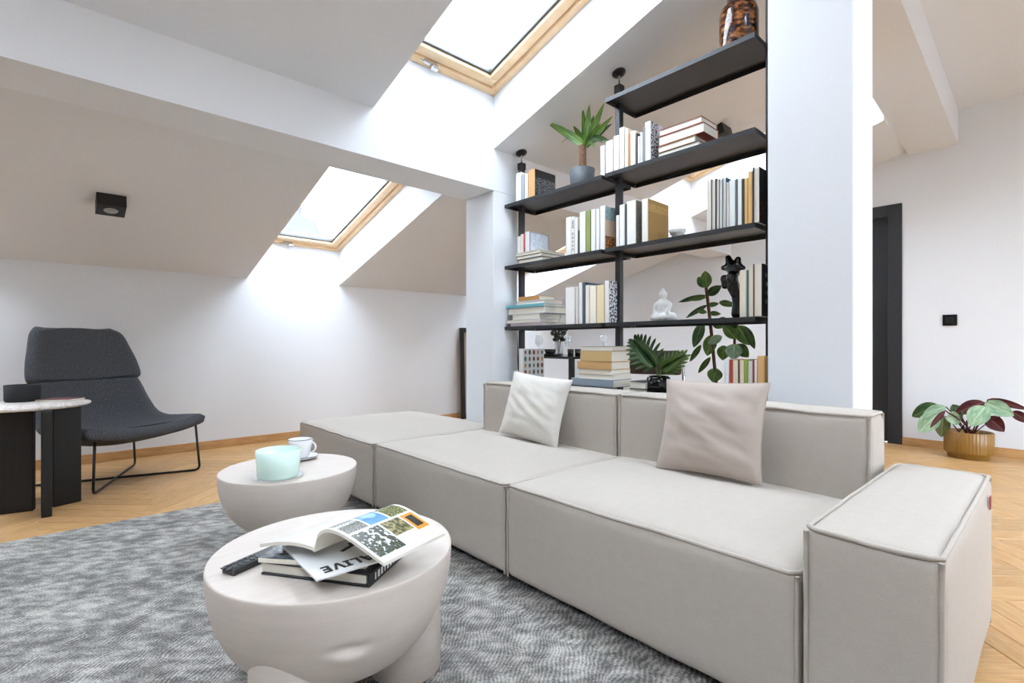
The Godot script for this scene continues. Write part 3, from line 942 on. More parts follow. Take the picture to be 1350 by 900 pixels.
func build_books():
	var cv := noise(0.06, 61, 3)
	var pr := func(key: String, w: int, h: int, f: Callable):
		var m := mat(key, Color.WHITE, 0.45)
		m.albedo_texture = paint(w, h, f)
	pr.call("print_harbour", 64, 64, func(x, y): return Color(0.09, 0.09, 0.10) if y < 18 or y > 56 else Color(0.12, 0.13, 0.14).lerp(Color(0.50, 0.53, 0.55), clampf(0.45 + cv.get_noise_2d(x * 1.2, y * 5.0) * 1.3, 0, 1)))
	pr.call("print_line", 64, 64, func(x, y): return Color(0.35, 0.36, 0.38) if x < 2 or y < 2 or x > 61 or y > 61 else Color(0.80, 0.83, 0.87).lerp(Color(0.70, 0.74, 0.79), 0.5 + cv.get_noise_2d(x, y)))
	pr.call("print_dunes", 64, 96, func(x, y):
		if y < 30: return Color(0.45, 0.62, 0.68).lerp(Color(0.80, 0.80, 0.76), clampf(0.4 + cv.get_noise_2d(x, y * 4), 0, 1))
		if y < 66: return Color(0.86, 0.76, 0.66)
		return Color(0.14, 0.12, 0.10) if cv.get_noise_2d(x * 3, y * 3) > 0.05 else Color(0.86, 0.58, 0.28))
	pr.call("print_dots", 64, 96, func(x, y): return Color(0.16, 0.15, 0.14) if cv.get_noise_2d(x * 7, y * 7) > -0.1 else Color(0.78, 0.74, 0.68))
	pr.call("print_gold", 64, 96, func(x, y): return Color(0.74, 0.60, 0.33) if y < 26 and y > 8 and int(cv.get_noise_2d(x * 0.4, y * 6) * 9) % 2 == 0 else (Color(0.80, 0.70, 0.48) if (x * 7 + y * 13) % 97 == 0 else Color(0.62, 0.48, 0.22)))
	pr.call("print_dark_figure", 64, 96, func(x, y): return Color(0.55, 0.24, 0.16) if y > 52 and cv.get_noise_2d(x * 2.2, y * 2.0) > 0.28 else (Color(0.35, 0.33, 0.32) if cv.get_noise_2d(x * 4, y * 4 + 50) > 0.42 else Color(0.06, 0.055, 0.06)))
	pr.call("print_rows", 48, 96, func(x, y): return Color(0.52, 0.53, 0.52) if (y / 8) % 2 == 0 and y > 14 and y < 80 and x > 12 and x < 40 and (x / 5 + y / 8) % 3 != 0 else Color(0.06, 0.065, 0.07))
	pr.call("print_beetles", 96, 128, func(x, y):
		var cx: float = fposmod(x, 19.2) - 9.6
		var cy: float = fposmod(y, 21.3) - 10.6
		var cell := int(x / 19.2) * 7 + int(y / 21.3) * 3
		if (cx * cx / (16.0 + cell % 5 * 4)) + (cy * cy / (40.0 + cell % 4 * 9)) < 1.0: return [Color(0.35, 0.20, 0.12), Color(0.60, 0.42, 0.22), Color(0.15, 0.14, 0.14), Color(0.20, 0.34, 0.33), Color(0.45, 0.16, 0.12)][cell % 5]
		return Color(0.70, 0.71, 0.70))
	pr.call("print_blots", 64, 96, func(x, y): return Color(0.14, 0.14, 0.13) if cv.get_noise_2d(x * 2.0, y * 2.0) > 0.05 and x < 40 else Color(0.84, 0.85, 0.88))
	pr.call("spine_lettering", 16, 96, func(x, y): return Color(0.13, 0.13, 0.14) if x > 3 and x < 12 and ((y > 6 and y < 30 and y % 5 < 3) or (y > 36 and y < 88 and y % 10 < 6 and (x + y) % 4 < 2)) else Color(0.92, 0.91, 0.89))
	var W := "eeece6"
	# left bay, from the top
	upright("upper left shelf", LV[3], "books on the upper left shelf", [
		[680, 687, 229, W, "plain white book"], [687.4, 691.5, 231, "a9b2bb", "thin blue-grey book"], [691.8, 696, 230, "f0e6d2", "cream paperback"], [696.3, 705, 225, "d9a971", "sand coloured book with dark harbour cover", false, "print_harbour", 0.215]])
	upright("upper left shelf's right end", LV[3], "books on the upper left shelf", [[791.3, 797.2, 193, W, "white slim book"]])
	upright("second right-hand shelf", LV[3], "white books on the second right-hand shelf", [
		[798.5, 808, 187, W, "white book"], [808.8, 816, 180, "f2f0ec", "white book"], [816.4, 823, 169, "e9e7e2", "tall white book"], [823.8, 828, 170, "efe3cf", "cream book"], [828.2, 830.3, 176, "c98a4b", "thin orange book"], [830.6, 838, 174, "ecd9c6", "pinkish cream book"], [838.4, 840.4, 176, "3a3833", "thin dark book"], [840.7, 843.6, 180, W, "short white book"], [844, 847.4, 175, "e4e6e2", "white book"], [847.8, 850, 168, "8b8f90", "grey thin book"], [850.2, 857.8, 161.5, "f2f2f0", "tall white book with blotted cover", false, "print_blots", 0.13]])
	lying("second right-hand shelf", LV[3], "stack of books on the second right-hand shelf", [
		[867, 922, 9.5, "3a3d40", "white-paged dark book", true, 0.03, 0.14], [867, 917, 8.5, "c99a66", "tan book", true, 0.03, 0.14], [868, 928, 13, "9a3f36", "thick red-brown bound book", true, 0.028, 0.17], [869, 925, 9, "a5605a", "rose edged book", true, 0.028, 0.18]])
	lying("middle left shelf", LV[2], "flat books on the middle left shelf", [
		[683, 715, 5.5, "55584f", "grey-green thin book", true, 0.0, 0.24], [681, 714, 5, "2c2f2d", "black-edged book", true, 0.0, 0.26], [679, 712, 4.5, "e6e2d4", "cream thin book", true, 0.0, 0.26]])
	var fy: float = LV[2] + 15.0 / F * far(Vector3(2.5, 0, -2.7))
	upright("flat stack, middle left shelf", fy, "small books on top of the flat stack", [
		[682, 686, 312, W, "small white book"], [686.3, 690, 309, "f3e4dc", "small white book"], [690.2, 692, 308, "c0605a", "small red book"], [692.3, 698, 306, "e9eaec", "small grey-covered book", false, "print_line", 0.20]])
	upright("middle left shelf", LV[2], "upright books on the middle left shelf", [
		[746, 753, 287, "f0eee8", "white book"], [753.3, 757.3, 286, "efece6", "white book with black lettered spine"], [757.6, 761.6, 288, "e8e6e0", "white book"], [761.9, 763.6, 304, "4b4c4c", "thin dark short book"], [764, 772, 280, "efefe9", "white book"], [772.3, 778.5, 278, "8f9a58", "green and yellow book"], [779, 785, 276.5, W, "white book"], [785.4, 790.5, 275.5, "eae8e2", "white book"], [791, 797.6, 272, "f0ede6", "white book with dune landscape cover", false, "print_dunes", 0.17]])
	lying("lower left shelf", LV[1], "flat books on the lower left shelf", [
		[673, 716, 4.5, "b9aeb0", "mauve grey book", false, 0.0, 0.26], [666.5, 712, 4.5, "d9d6d2", "white journal", true, -0.004, 0.2], [675, 711, 7, "c8c9c4", "pale book", true, 0.0, 0.22], [670, 718, 8.5, "b6bbc0", "thick grey book", true, 0.0, 0.27], [667, 717, 4, "6fb2bb", "turquoise thin book", false, -0.006, 0.2], [680.5, 717, 5, "e6eaea", "white book", true, 0.0, 0.2], [683, 711, 5.5, "c08f52", "tan wooden-looking book", false, 0.0, 0.16]])
	upright("lower left shelf", LV[1], "upright books on the lower left shelf", [
		[745.5, 758, 379.5, "f0eeea", "thick white book"], [758.4, 762.5, 378, "ddd6cc", "greyish book"], [763, 767.6, 372.5, "f0efec", "white book"], [768, 771.3, 372, "49566a", "navy book", false, "", 0.2], [771.6, 777, 376, "efe7d8", "cream book"], [777.3, 786, 377, "f3eddd", "cream book"], [786.4, 796.5, 376, "eedcb0", "yellowish book"], [797, 803, 370, "f0ede8", "white book with blotted cover", false, "print_blots", 0.15]])
	upright("bottom left shelf", LV[0], "books on the bottom left shelf", [[684, 689.5, 459.5, "e8e7e3", "white book with beetle chart cover", false, "print_beetles", 0.22]])
	lying("bottom left shelf", LV[0], "stack of books on the bottom left shelf", [
		[756, 806, 12, "7a8b9a", "thick slate blue book", false, 0.03, 0.2], [753, 808, 10, "8c9aa6", "blue-grey book", false, 0.0, 0.2], [762.5, 807, 7, "e4e0d8", "white book", true, 0.0, 0.2], [762, 806, 6, "cdb99a", "beige book", true, 0.0, 0.2], [761, 806, 10, "c9a06a", "tan book", false, 0.0, 0.2], [765, 806, 14, "c8a873", "thick sand coloured book", false, 0.0, 0.2], [766.5, 807, 6.5, "9d9a90", "grey book", true, 0.0, 0.2]])
	# right bay
	upright("third right-hand shelf", LV[2], "books at the left of the third right-hand shelf", [
		[812, 816.3, 284, W, "short white book"], [816.6, 823.6, 270.5, "efefec", "white book"], [824, 825.8, 269, "43464a", "thin dark book"], [826.2, 838.3, 266, "f1efea", "thick white book with dotted cover", false, "print_dots", 0.085], [846, 854.2, 263, "efece2", "white book with golden printed cover", false, "print_gold", 0.225]])
	upright("third right-hand shelf near the column", LV[2], "books at the right of the third right-hand shelf", [
		[932, 937.4, 237, "ece9ea", "white book", true], [937.6, 943.6, 236.5, "20364a", "navy book", true], [943.9, 948.4, 236.5, "1c2c4c", "dark blue book", true], [948.7, 952, 236, "d6dde2", "pale book", true], [952.2, 957.5, 234.5, "2a5570", "blue book", true], [957.8, 961, 240, "e9e9e6", "white book", true], [961.3, 969.6, 238, "e4e8e6", "white book"], [970, 972.2, 236, "585c5e", "grey thin book"], [972.5, 978, 236, "ecebea", "white book"], [978.3, 981, 235.5, "24382f", "dark green thin book"], [981.3, 985.8, 235, "d8ac6e", "tan book"], [986, 991.7, 226.5, "dcb06c", "tall tan book"], [992, 994, 221, "34363a", "thin black book"], [994.3, 1000.8, 220.5, "ddd9d6", "pale dark-covered book", true, "print_dark_figure", 0.17]])
	upright("fourth right-hand shelf", LV[1], "books on the fourth right-hand shelf", [
		[975, 983.8, 357.5, "e5d3bd", "cream book", true], [984, 986.7, 356, "3e6a68", "thin teal book"], [987, 992.8, 351, "e2cfb6", "cream book", true], [993.2, 994.4, 348, "4a4036", "thin brown book"], [994.6, 1003.9, 347.5, "e8dcc8", "cream book with black lettered cover", true, "print_rows", 0.16]])
	upright("bottom right shelf", LV[0], "books on the bottom right shelf", [
		[955, 961.5, 473, "dfe3e6", "white book"], [961.8, 965.5, 474, "b5382c", "thin red book"], [965.8, 973, 474, "e3bd8e", "peach book", true], [973.2, 974.6, 474, "38302a", "thin dark book"], [974.9, 981, 474, "e0b98c", "peach book", true], [981.3, 986, 474, "86a83c", "lime green book"], [986.3, 992, 475, "c9c9c6", "grey book", true], [992.2, 994.2, 474, "a8302c", "narrow red book"], [994.5, 998, 474, "ece8ea", "white book"], [998.3, 1008, 469, "dcae74", "wide tan book"]])
	lying("bottom right shelf", LV[0], "flat books on the bottom right shelf", [[829, 850, 14, "5a6066", "grey box-like book", true, 0.02, 0.2], [830, 851, 10, "2e3236", "dark book", true, 0.02, 0.2]])

# ---------------------------------------------------------------- plants and ornaments
func leaf(parent: Node3D, base: Vector3, tip: Vector3, w: float, m: Material, bend := 0.1, cup := 0.15, blunt := 0.75, under: Material = null, flat := 0.0) -> MeshInstance3D:
	var o: Vector3 = parent.position / K
	var len := base.distance_to(tip)
	var eye := Vector3(0, 1, 0)
	var d := (tip - base).normalized()
	var face_dir := ((eye - base).normalized().lerp(Vector3.UP, flat)).normalized()
	var side := d.cross(face_dir).normalized()
	var nrm := side.cross(d).normalized()
	var ctl := (base + tip) / 2 + Vector3.UP * bend * len + nrm * 0.06 * len
	for k in (2 if under else 1):
		var rows := []
		for i in 13:
			var t := i / 12.0
			var c := base * (1 - t) * (1 - t) + ctl * 2 * t * (1 - t) + tip * t * t
			var hw := w / 2 * pow(sin(PI * pow(clampf(t, 0.0, 1.0), blunt)), 0.75) + 0.0006
			var row := []
			for j in 7:
				var a := -1.0 + j / 3.0
				row.append(c + side * a * hw + nrm * (cup * absf(a) * hw - 0.0015 * k) )
			rows.append(row)
		var s := Shape.new(-o)
		s.smooth(true); s.grid(rows, true)
		var mi := part("leaf" if k == 0 else "leaf_underside", s, m if k == 0 else under, parent)
		if k == 1: return mi
	return null
func lobed_leaf(parent: Node3D, base: Vector3, tip: Vector3, len: float, n: int, m: Material):
	var o: Vector3 = parent.position / K
	var d := (tip - base).normalized()
	var face_dir := (Vector3(0, 1, 0) - base).normalized()
	var side := d.cross(face_dir).normalized()
	var nrm := side.cross(d).normalized()
	var L := base.distance_to(tip)
	var s := Shape.new(-o)
	s.smooth(true)
	var wid := func(t: float) -> float: return len * 0.42 * pow(sin(PI * pow(t, 0.62)), 0.8) + 0.004
	for sg in [-1.0, 1.0]:
		var rows := []
		for i in 13:
			var t := i / 12.0
			var c := base.lerp(tip, t) + nrm * sin(t * PI) * 0.03
			rows.append([c, c + side * sg * wid.call(t) * 0.6 + nrm * 0.006, c + side * sg * wid.call(t) + nrm * 0.008])
		s.grid(rows, true)
		for k in n:
			var t := 0.06 + 0.88 * k / (n - 1)
			var c := base.lerp(tip, t) + nrm * sin(t * PI) * 0.03
			var dir: Vector3 = (side * sg * (1.0 - 0.55 * t) + d * (0.15 + 1.0 * t)).normalized()
			var fl: float = len * (0.55 + 0.75 * sin(PI * pow(t, 0.7))) * 0.75
			var start: Vector3 = c + side * sg * wid.call(t) * 0.5
			var across := dir.cross(nrm).normalized()
			var fr := []
			for i in 7:
				var q := i / 6.0
				var hw: float = L / n * 0.40 * sqrt(clampf(1.0 - pow(q, 3.0), 0, 1)) + 0.0004
				var p: Vector3 = start + dir * fl * q + nrm * (0.02 * q - 0.04 * q * q)
				fr.append([p - across * hw, p + nrm * 0.003, p + across * hw])
			s.grid(fr, true)
	part("leaf", s, m, parent)
func blob(balls: Array, cell: float, k: float) -> Shape:
	# surface nets over a smooth union of tapered capsules [a, b, ra, rb]
	var lo := Vector3(INF, INF, INF)
	var hi := -lo
	for b in balls:
		var r: float = maxf(b[2], b[3]) + cell * 2 + k
		lo = lo.min(b[0] - Vector3.ONE * r).min(b[1] - Vector3.ONE * r)
		hi = hi.max(b[0] + Vector3.ONE * r).max(b[1] + Vector3.ONE * r)
	var n := Vector3i(((hi - lo) / cell).ceil()) + Vector3i.ONE
	var val := PackedFloat32Array()
	val.resize(n.x * n.y * n.z)
	for z in n.z:
		for y in n.y:
			for x in n.x:
				var p := lo + Vector3(x, y, z) * cell
				var d := 10.0
				for b in balls:
					var ab: Vector3 = b[1] - b[0]
					var t := clampf((p - b[0]).dot(ab) / maxf(ab.length_squared(), 1e-9), 0, 1)
					var e: float = (p - b[0] - ab * t).length() - lerpf(b[2], b[3], t)
					var h := clampf(0.5 + 0.5 * (d - e) / k, 0, 1)
					d = lerpf(d, e, h) - k * h * (1 - h)
				val[x + n.x * (y + n.y * z)] = d
	var at := {}
	var idx := func(x: int, y: int, z: int) -> int: return x + n.x * (y + n.y * z)
	for z in n.z - 1:
		for y in n.y - 1:
			for x in n.x - 1:
				var acc := Vector3()
				var c := 0
				for e in [[0, 0, 0, 1, 0, 0], [0, 1, 0, 1, 1, 0], [0, 0, 1, 1, 0, 1], [0, 1, 1, 1, 1, 1], [0, 0, 0, 0, 1, 0], [1, 0, 0, 1, 1, 0], [0, 0, 1, 0, 1, 1], [1, 0, 1, 1, 1, 1], [0, 0, 0, 0, 0, 1], [1, 0, 0, 1, 0, 1], [0, 1, 0, 0, 1, 1], [1, 1, 0, 1, 1, 1]]:
					var a: float = val[idx.call(x + e[0], y + e[1], z + e[2])]
					var b: float = val[idx.call(x + e[3], y + e[4], z + e[5])]
					if (a < 0) != (b < 0):
						var t := a / (a - b)
						acc += Vector3(e[0], e[1], e[2]).lerp(Vector3(e[3], e[4], e[5]), t)
						c += 1
				if c: at[idx.call(x, y, z)] = lo + (Vector3(x, y, z) + acc / c) * cell
	var s := Shape.new()
	s.smooth(true)
	for z in range(1, n.z - 1):
		for y in range(1, n.y - 1):
			for x in range(1, n.x - 1):
				var a: float = val[idx.call(x, y, z)]
				for ax in 3:
					var e := [x, y, z]
					e[ax] += 1
					var b: float = val[idx.call(e[0], e[1], e[2])]
					if (a < 0) == (b < 0): continue
					var u := Vector3i(); u[(ax + 1) % 3] = 1
					var w := Vector3i(); w[(ax + 2) % 3] = 1
					var o := Vector3i(x, y, z)
					var q := []
					for c in [o - u - w, o - w, o, o - u]: q.append(at[idx.call(c.x, c.y, c.z)])
					if a < 0: q.reverse()
					s.tri(q[0], q[1], q[2]); s.tri(q[0], q[2], q[3])
	s.smooth(false)
	return s
func stem(parent: Node3D, path: Array, r: float, m: Material):
	var s := Shape.new(-(parent.position / K))
	s.tube(path, r, 6)
	part("stem", s, m, parent)

func build_shelf_ornaments():
	# yucca in a speckled pot, upper left shelf
	var b := Vector3(2.63, LV[3], onX(767.5, 228, 2.63).z)
	var y := thing("potted_yucca", "small yucca with sword-shaped leaves in a speckled grey pot", "plant", b)
	var r := 16.5 / F * far(b)
	var s := Shape.new()
	s.lathe([Vector2(0, 0), Vector2(r * 0.86, 0), Vector2(r * 0.9, 0.006), Vector2(r, 0.135), Vector2(r * 0.92, 0.137), Vector2(r * 0.88, 0.12)], Vector3.ZERO, 36)
	part("pot", s, M.speckled_pot, y)
	s = Shape.new(); s.lathe([Vector2(0, 0.122), Vector2(r * 0.9, 0.12)], Vector3.ZERO, 24); part("soil", s, M.soil, y)
	var crown := onX(772.5, 194, 2.63)
	s = Shape.new(-b)
	var ph := crown.y + 0.02
	s.lathe([Vector2(0.026, b.y + 0.11), Vector2(0.027, b.y + 0.16), Vector2(0.024, b.y + 0.22), Vector2(0.026, ph), Vector2(0, ph + 0.01)], Vector3(b.x, 0, onX(768, 200, 2.63).z), 16)
	part("trunk", s, M.bark, y)
	for l in [[721.5, 162, 9, 0.06, -0.06, "leaf_yucca"], [768, 141, 6, 0.0, 0.05, "leaf_yucca"], [777, 138, 8, -0.04, 0.0, "leaf_yucca"], [796.5, 135.5, 8, 0.0, 0.04, "leaf_yucca"], [808, 152.5, 7, 0.02, 0.08, "leaf_yucca"], [807, 163, 6, 0.08, 0.12, "leaf_dark"], [804.6, 186.4, 8, 0.35, -0.05, "leaf_dark"], [797, 189, 6, 0.3, -0.08, "leaf_dark"], [786.5, 196, 5, 0.5, -0.06, "leaf_mid"], [737, 175.6, 5, 0.2, 0.08, "leaf_dark"], [756, 166, 6, 0.05, 0.08, "leaf_yucca"], [740, 188.6, 1.8, 0.5, -0.04, "leaf_olive"], [792, 162, 7, 0.1, -0.08, "leaf_yucca"], [783, 152, 8, 0.0, 0.09, "leaf_mid"], [762, 176, 6, 0.2, 0.12, "leaf_dark"]]:
		var tip := onX(l[0], l[1], 2.63 + l[4])
		leaf(y, crown + Vector3(0, rng.randf_range(-0.012, 0.012), 0), tip, l[2] / F * far(tip) * 1.15, M[l[5]], l[3], 0.35, 0.62)
	# tortoiseshell vase, top right shelf
	b = Vector3(2.60, LV[4], onX(974, 40, 2.60).z)
	var tn := noise(0.05, 71, 3)
	var tm := mat("tortoiseshell", Color.WHITE, 0.08)
	tm.albedo_texture = paint(128, 128, func(x, yy): return Color(0.14, 0.05, 0.035).lerp(Color(0.72, 0.46, 0.24), clampf(0.3 + 1.6 * tn.get_noise_2d(x * 0.9, yy * 1.3), 0, 1)))
	tri_map(tm, 4.0)
	r = 24.0 / F * far(b)
	s = Shape.new()
	s.lathe([Vector2(0, 0), Vector2(r * 0.97, 0), Vector2(r, 0.008), Vector2(r, 0.19), Vector2(r * 0.9, 0.225), Vector2(r * 0.62, 0.25), Vector2(r * 0.58, 0.30), Vector2(r * 0.53, 0.30), Vector2(r * 0.56, 0.245), Vector2(r * 0.92, 0.19), Vector2(r * 0.92, 0.01), Vector2(0, 0.008)], Vector3.ZERO, 40)
	solo("vase", s, tm, "brown tortoiseshell glass vase on the top shelf", "vase", b)
	# white footed bowl, third right-hand shelf
	b = Vector3(2.66, LV[2], onX(893, 302, 2.66).z)
	r = 11.0 / F * far(b)
	s = Shape.new()
	s.lathe([Vector2(0, 0), Vector2(r * 0.55, 0), Vector2(r * 0.5, 0.012), Vector2(r * 0.4, 0.03), Vector2(r * 0.8, 0.05), Vector2(r, 0.075), Vector2(r * 0.96, 0.076), Vector2(r * 0.7, 0.05), Vector2(0, 0.04)], Vector3.ZERO, 32)
	solo("footed_bowl", s, M.white_gloss, "small white footed bowl on the third right-hand shelf", "bowl", b)
	# seated white figurine, fourth right-hand shelf
	b = Vector3(2.62, LV[1], onX(874, 415, 2.62).z)
	var q := 0.0
	var balls := [[Vector3(0, 0.02, -0.055), Vector3(0, 0.02, 0.06), 0.026, 0.026], [Vector3(-0.02, 0.018, 0.0), Vector3(-0.03, 0.02, 0.02), 0.022, 0.02], [Vector3(0, 0.04, 0), Vector3(0, 0.095, 0), 0.030, 0.034], [Vector3(0, 0.095, -0.03), Vector3(0, 0.095, 0.03), 0.02, 0.02], [Vector3(0, 0.09, -0.045), Vector3(-0.012, 0.045, -0.05), 0.013, 0.011], [Vector3(0, 0.09, 0.045), Vector3(-0.02, 0.045, 0.04), 0.013, 0.011], [Vector3(0, 0.12, 0), Vector3(0, 0.132, 0), 0.013, 0.013], [Vector3(-0.002, 0.147, 0), Vector3(-0.002, 0.155, 0), 0.021, 0.021], [Vector3(0, 0.178, 0), Vector3(0, 0.184, 0), 0.010, 0.007], [Vector3(-0.022, 0.148, 0), Vector3(-0.023, 0.152, 0), 0.004, 0.003], [Vector3(0, 0.145, -0.021), Vector3(0, 0.155, -0.021), 0.005, 0.005], [Vector3(0, 0.145, 0.021), Vector3(0, 0.155, 0.021), 0.005, 0.005]]
	solo("figurine", blob(balls, 0.0055, 0.012), mat("plaster", Color(0.93, 0.93, 0.92), 0.6), "white seated figurine with a topknot on the fourth right-hand shelf", "figurine", b + Vector3(0, 0.006, 0))
	# glossy black flower sculpture, fourth right-hand shelf
	b = Vector3(2.63, LV[1], onX(972, 415, 2.63).z)
	var P := func(u: float, v: float, dx := 0.0) -> Vector3: return onX(u, v, 2.63 + dx) - b
	balls = [[P.call(972, 413), P.call(972, 395), 0.030, 0.022], [P.call(972, 395), P.call(967, 376), 0.022, 0.030], [P.call(967, 378, -0.02), P.call(965, 366, -0.03), 0.026, 0.03], [P.call(962, 371), P.call(955, 367), 0.024, 0.020], [P.call(956, 368), P.call(956, 376), 0.018, 0.02], [P.call(967, 360), P.call(967, 356), 0.030, 0.030], [P.call(964, 352), P.call(960, 340), 0.026, 0.016], [P.call(962, 352), P.call(954, 353), 0.022, 0.014], [P.call(970, 352), P.call(973, 342), 0.024, 0.016], [P.call(972, 350), P.call(980, 353), 0.020, 0.012], [P.call(966, 372, -0.05), P.call(968, 368, -0.05), 0.008, 0.010], [P.call(962, 380, -0.03), P.call(966, 388, -0.03), 0.012, 0.012]]
	solo("sculpture", blob(balls, 0.006, 0.012), M.black_gloss, "glossy black orchid-like sculpture beside the cream books", "sculpture", b)
	# leafy stems in a round black pot on the bottom right shelf
	b = Vector3(2.60, LV[0], onX(868, 505, 2.60).z)
	var ph2 := thing("potted_philodendron", "two deeply lobed leaves in a glossy black pot behind the sofa", "plant", b)
	r = 16.0 / F * far(b)
	s = Shape.new()
	s.lathe([Vector2(0, 0), Vector2(r * 0.75, 0), Vector2(r * 0.97, 0.03), Vector2(r * 1.02, 0.08), Vector2(r * 0.94, 0.128), Vector2(r * 0.78, 0.140), Vector2(r * 0.7, 0.138), Vector2(r * 0.74, 0.11)], Vector3.ZERO, 40)
	part("pot", s, M.black_gloss, ph2)
	s = Shape.new(); s.lathe([Vector2(0, 0.112), Vector2(r * 0.76, 0.11)], Vector3.ZERO, 24); part("soil", s, M.soil, ph2)
	var foot := b + Vector3(0, 0.11, 0)
	for a in [[865, 484, 836, 448, 23.0, 9, "leaf_dark", -0.02], [872, 487, 904, 467, 15.0, 8, "leaf_mid", 0.03]]:
		var lb := onX(a[0], a[1], 2.60 + a[7])
		var lt := onX(a[2], a[3], 2.60 + a[7])
		stem(ph2, [foot, foot.lerp(lb, 0.5), lb], 0.006, M.stem_green)
		lobed_leaf(ph2, lb, lt, a[4] / F * far(lb), a[5], M[a[6]])

# ---------------------------------------------------------------- dining area behind the shelf
func build_dining():
	var b := Vector3(4.45, 0, -4.15)
	var t := thing("dining_table", "black dining table behind the bookshelf", "table", b)
	var s := Shape.new()
	s.span(Vector3(-0.5, 0.855, -0.75), Vector3(0.5, 0.88, 0.75), 0.004)
	part("table_top", s, mat("smoked_top", Color(0.10, 0.115, 0.12), 0.12), t)
	for p in [[-0.42, -0.66], [0.42, -0.66], [-0.42, 0.66], [0.42, 0.66]]:
		s = Shape.new(); s.span(Vector3(p[0] - 0.025, 0, p[1] - 0.025), Vector3(p[0] + 0.025, 0.855, p[1] + 0.025), 0.004)
		part("leg", s, M.black_metal, t)
	dining_chair("grey dining chair drawn up to the black dining table", Vector3(3.62, 0, -3.75), 0.0, 0.875, hexm("6f7175", 0.9))
	dining_chair("brown padded dining chair with chrome frame behind the black pot", Vector3(3.72, 0, -2.25), 0.35, 0.965, hexm("4a4140", 0.8))
	var ty := 0.88
	# glass vase with dark sprigs
	var vb := Vector3(4.30, ty, -3.92)
	var v := thing("flower_vase", "glass vase of dark eucalyptus sprigs on the dining table", "vase", vb)
	s = Shape.new(); s.lathe([Vector2(0, 0), Vector2(0.045, 0), Vector2(0.05, 0.01), Vector2(0.05, 0.17), Vector2(0.047, 0.17), Vector2(0.046, 0.012), Vector2(0, 0.01)], Vector3.ZERO, 24); part("glass", s, M.wine_glass, v)
	for k in 7:
		var a := k * 0.9
		var tip := vb + Vector3(cos(a) * 0.09, 0.30 + 0.03 * sin(k * 2.0), sin(a) * 0.09)
		stem(v, [vb + Vector3(0, 0.02, 0), vb + Vector3(cos(a) * 0.03, 0.17, sin(a) * 0.03), tip], 0.004, M.stem_brown)
		for j in 6:
			var at := (vb + Vector3(cos(a) * 0.03, 0.17, sin(a) * 0.03)).lerp(tip, j / 5.0)
			leaf(v, at, at + Vector3(cos(a + j * 1.7) * 0.05, 0.02, sin(a + j * 1.7) * 0.05), 0.036, M.leaf_eucalyptus, 0.1, 0.1, 0.8)
	var n := 0
	for g in [[4.20, -4.14, "wine glass left of the sprig vase on the dining table"], [4.42, -3.88, "wine glass right of the sprig vase on the dining table"], [4.75, -3.62, "wine glass at the right end of the dining table"]]:
		s = Shape.new()
		s.lathe([Vector2(0, 0), Vector2(0.04, 0.002), Vector2(0.006, 0.012), Vector2(0.005, 0.09), Vector2(0.03, 0.11), Vector2(0.047, 0.15), Vector2(0.046, 0.18), Vector2(0.037, 0.235), Vector2(0.035, 0.235), Vector2(0.044, 0.18), Vector2(0.044, 0.15), Vector2(0, 0.112)], Vector3.ZERO, 24)
		solo("wine_glass", s, M.wine_glass, "clear " + g[2], "glass", Vector3(g[0], ty, g[1]), "wine glasses on the dining table")
	for k in 3:
		s = Shape.new()
		var r: float = [0.16, 0.145, 0.07][k]
		var hh: float = [0.018, 0.018, 0.06][k]
		s.lathe([Vector2(0, 0), Vector2(r * 0.7, 0), Vector2(r, hh), Vector2(r * 0.97, hh), Vector2(r * 0.68, 0.006), Vector2(0, 0.006)], Vector3.ZERO, 32)
		solo(["plate", "plate", "bowl"][k], s, mat("stoneware", Color(0.07, 0.075, 0.08), 0.4), ["large black plate at the bottom of the table setting", "smaller black plate stacked on the large one", "black bowl stacked on the plates of the dining table"][k], ["plate", "plate", "bowl"][k], Vector3(4.06, ty + [0.0, 0.0075, 0.015][k], -3.83), "black table setting")
	for k in 2:
		s = Shape.new()
		s.lathe([Vector2(0, 0), Vector2(0.032, 0), Vector2(0.036, 0.075), Vector2(0.033, 0.075), Vector2(0.030, 0.006), Vector2(0, 0.006)], Vector3.ZERO, 20)
		solo("tumbler", s, mat("green_glass", Color(0.07, 0.12, 0.10), 0.15), ["dark green tumbler nearer the sprig vase", "dark green tumbler farther from the sprig vase"][k], "glass", [Vector3(4.30, ty, -3.74), Vector3(4.38, ty, -3.70)][k], "dark green tumblers")
	# rubber plant standing behind the right bay
	var fb := Vector3(3.02, 0, -1.37)
	var f := thing("rubber_plant", "tall rubber plant with oval leaves behind the right bay", "plant", fb)
	s = Shape.new(); s.lathe([Vector2(0, 0), Vector2(0.11, 0), Vector2(0.135, 0.27), Vector2(0.123, 0.27), Vector2(0.12, 0.24)], Vector3.ZERO, 32); part("pot", s, M.speckled_pot, f)
	s = Shape.new(); s.lathe([Vector2(0, 0.242), Vector2(0.122, 0.24)], Vector3.ZERO, 20); part("soil", s, M.soil, f)
	var X := 3.02
	stem(f, [fb + Vector3(0, 0.2, 0), onX(949, 540, X), onX(944, 503, X), onX(938, 440, X), onX(933, 395, X), onX(931, 379, X)], 0.011, M.stem_brown)
	stem(f, [fb + Vector3(0, 0.2, 0), onX(965, 540, X + 0.05), onX(968, 470, X + 0.05), onX(969, 430, X + 0.05), onX(972, 424, X + 0.05)], 0.009, M.stem_brown)
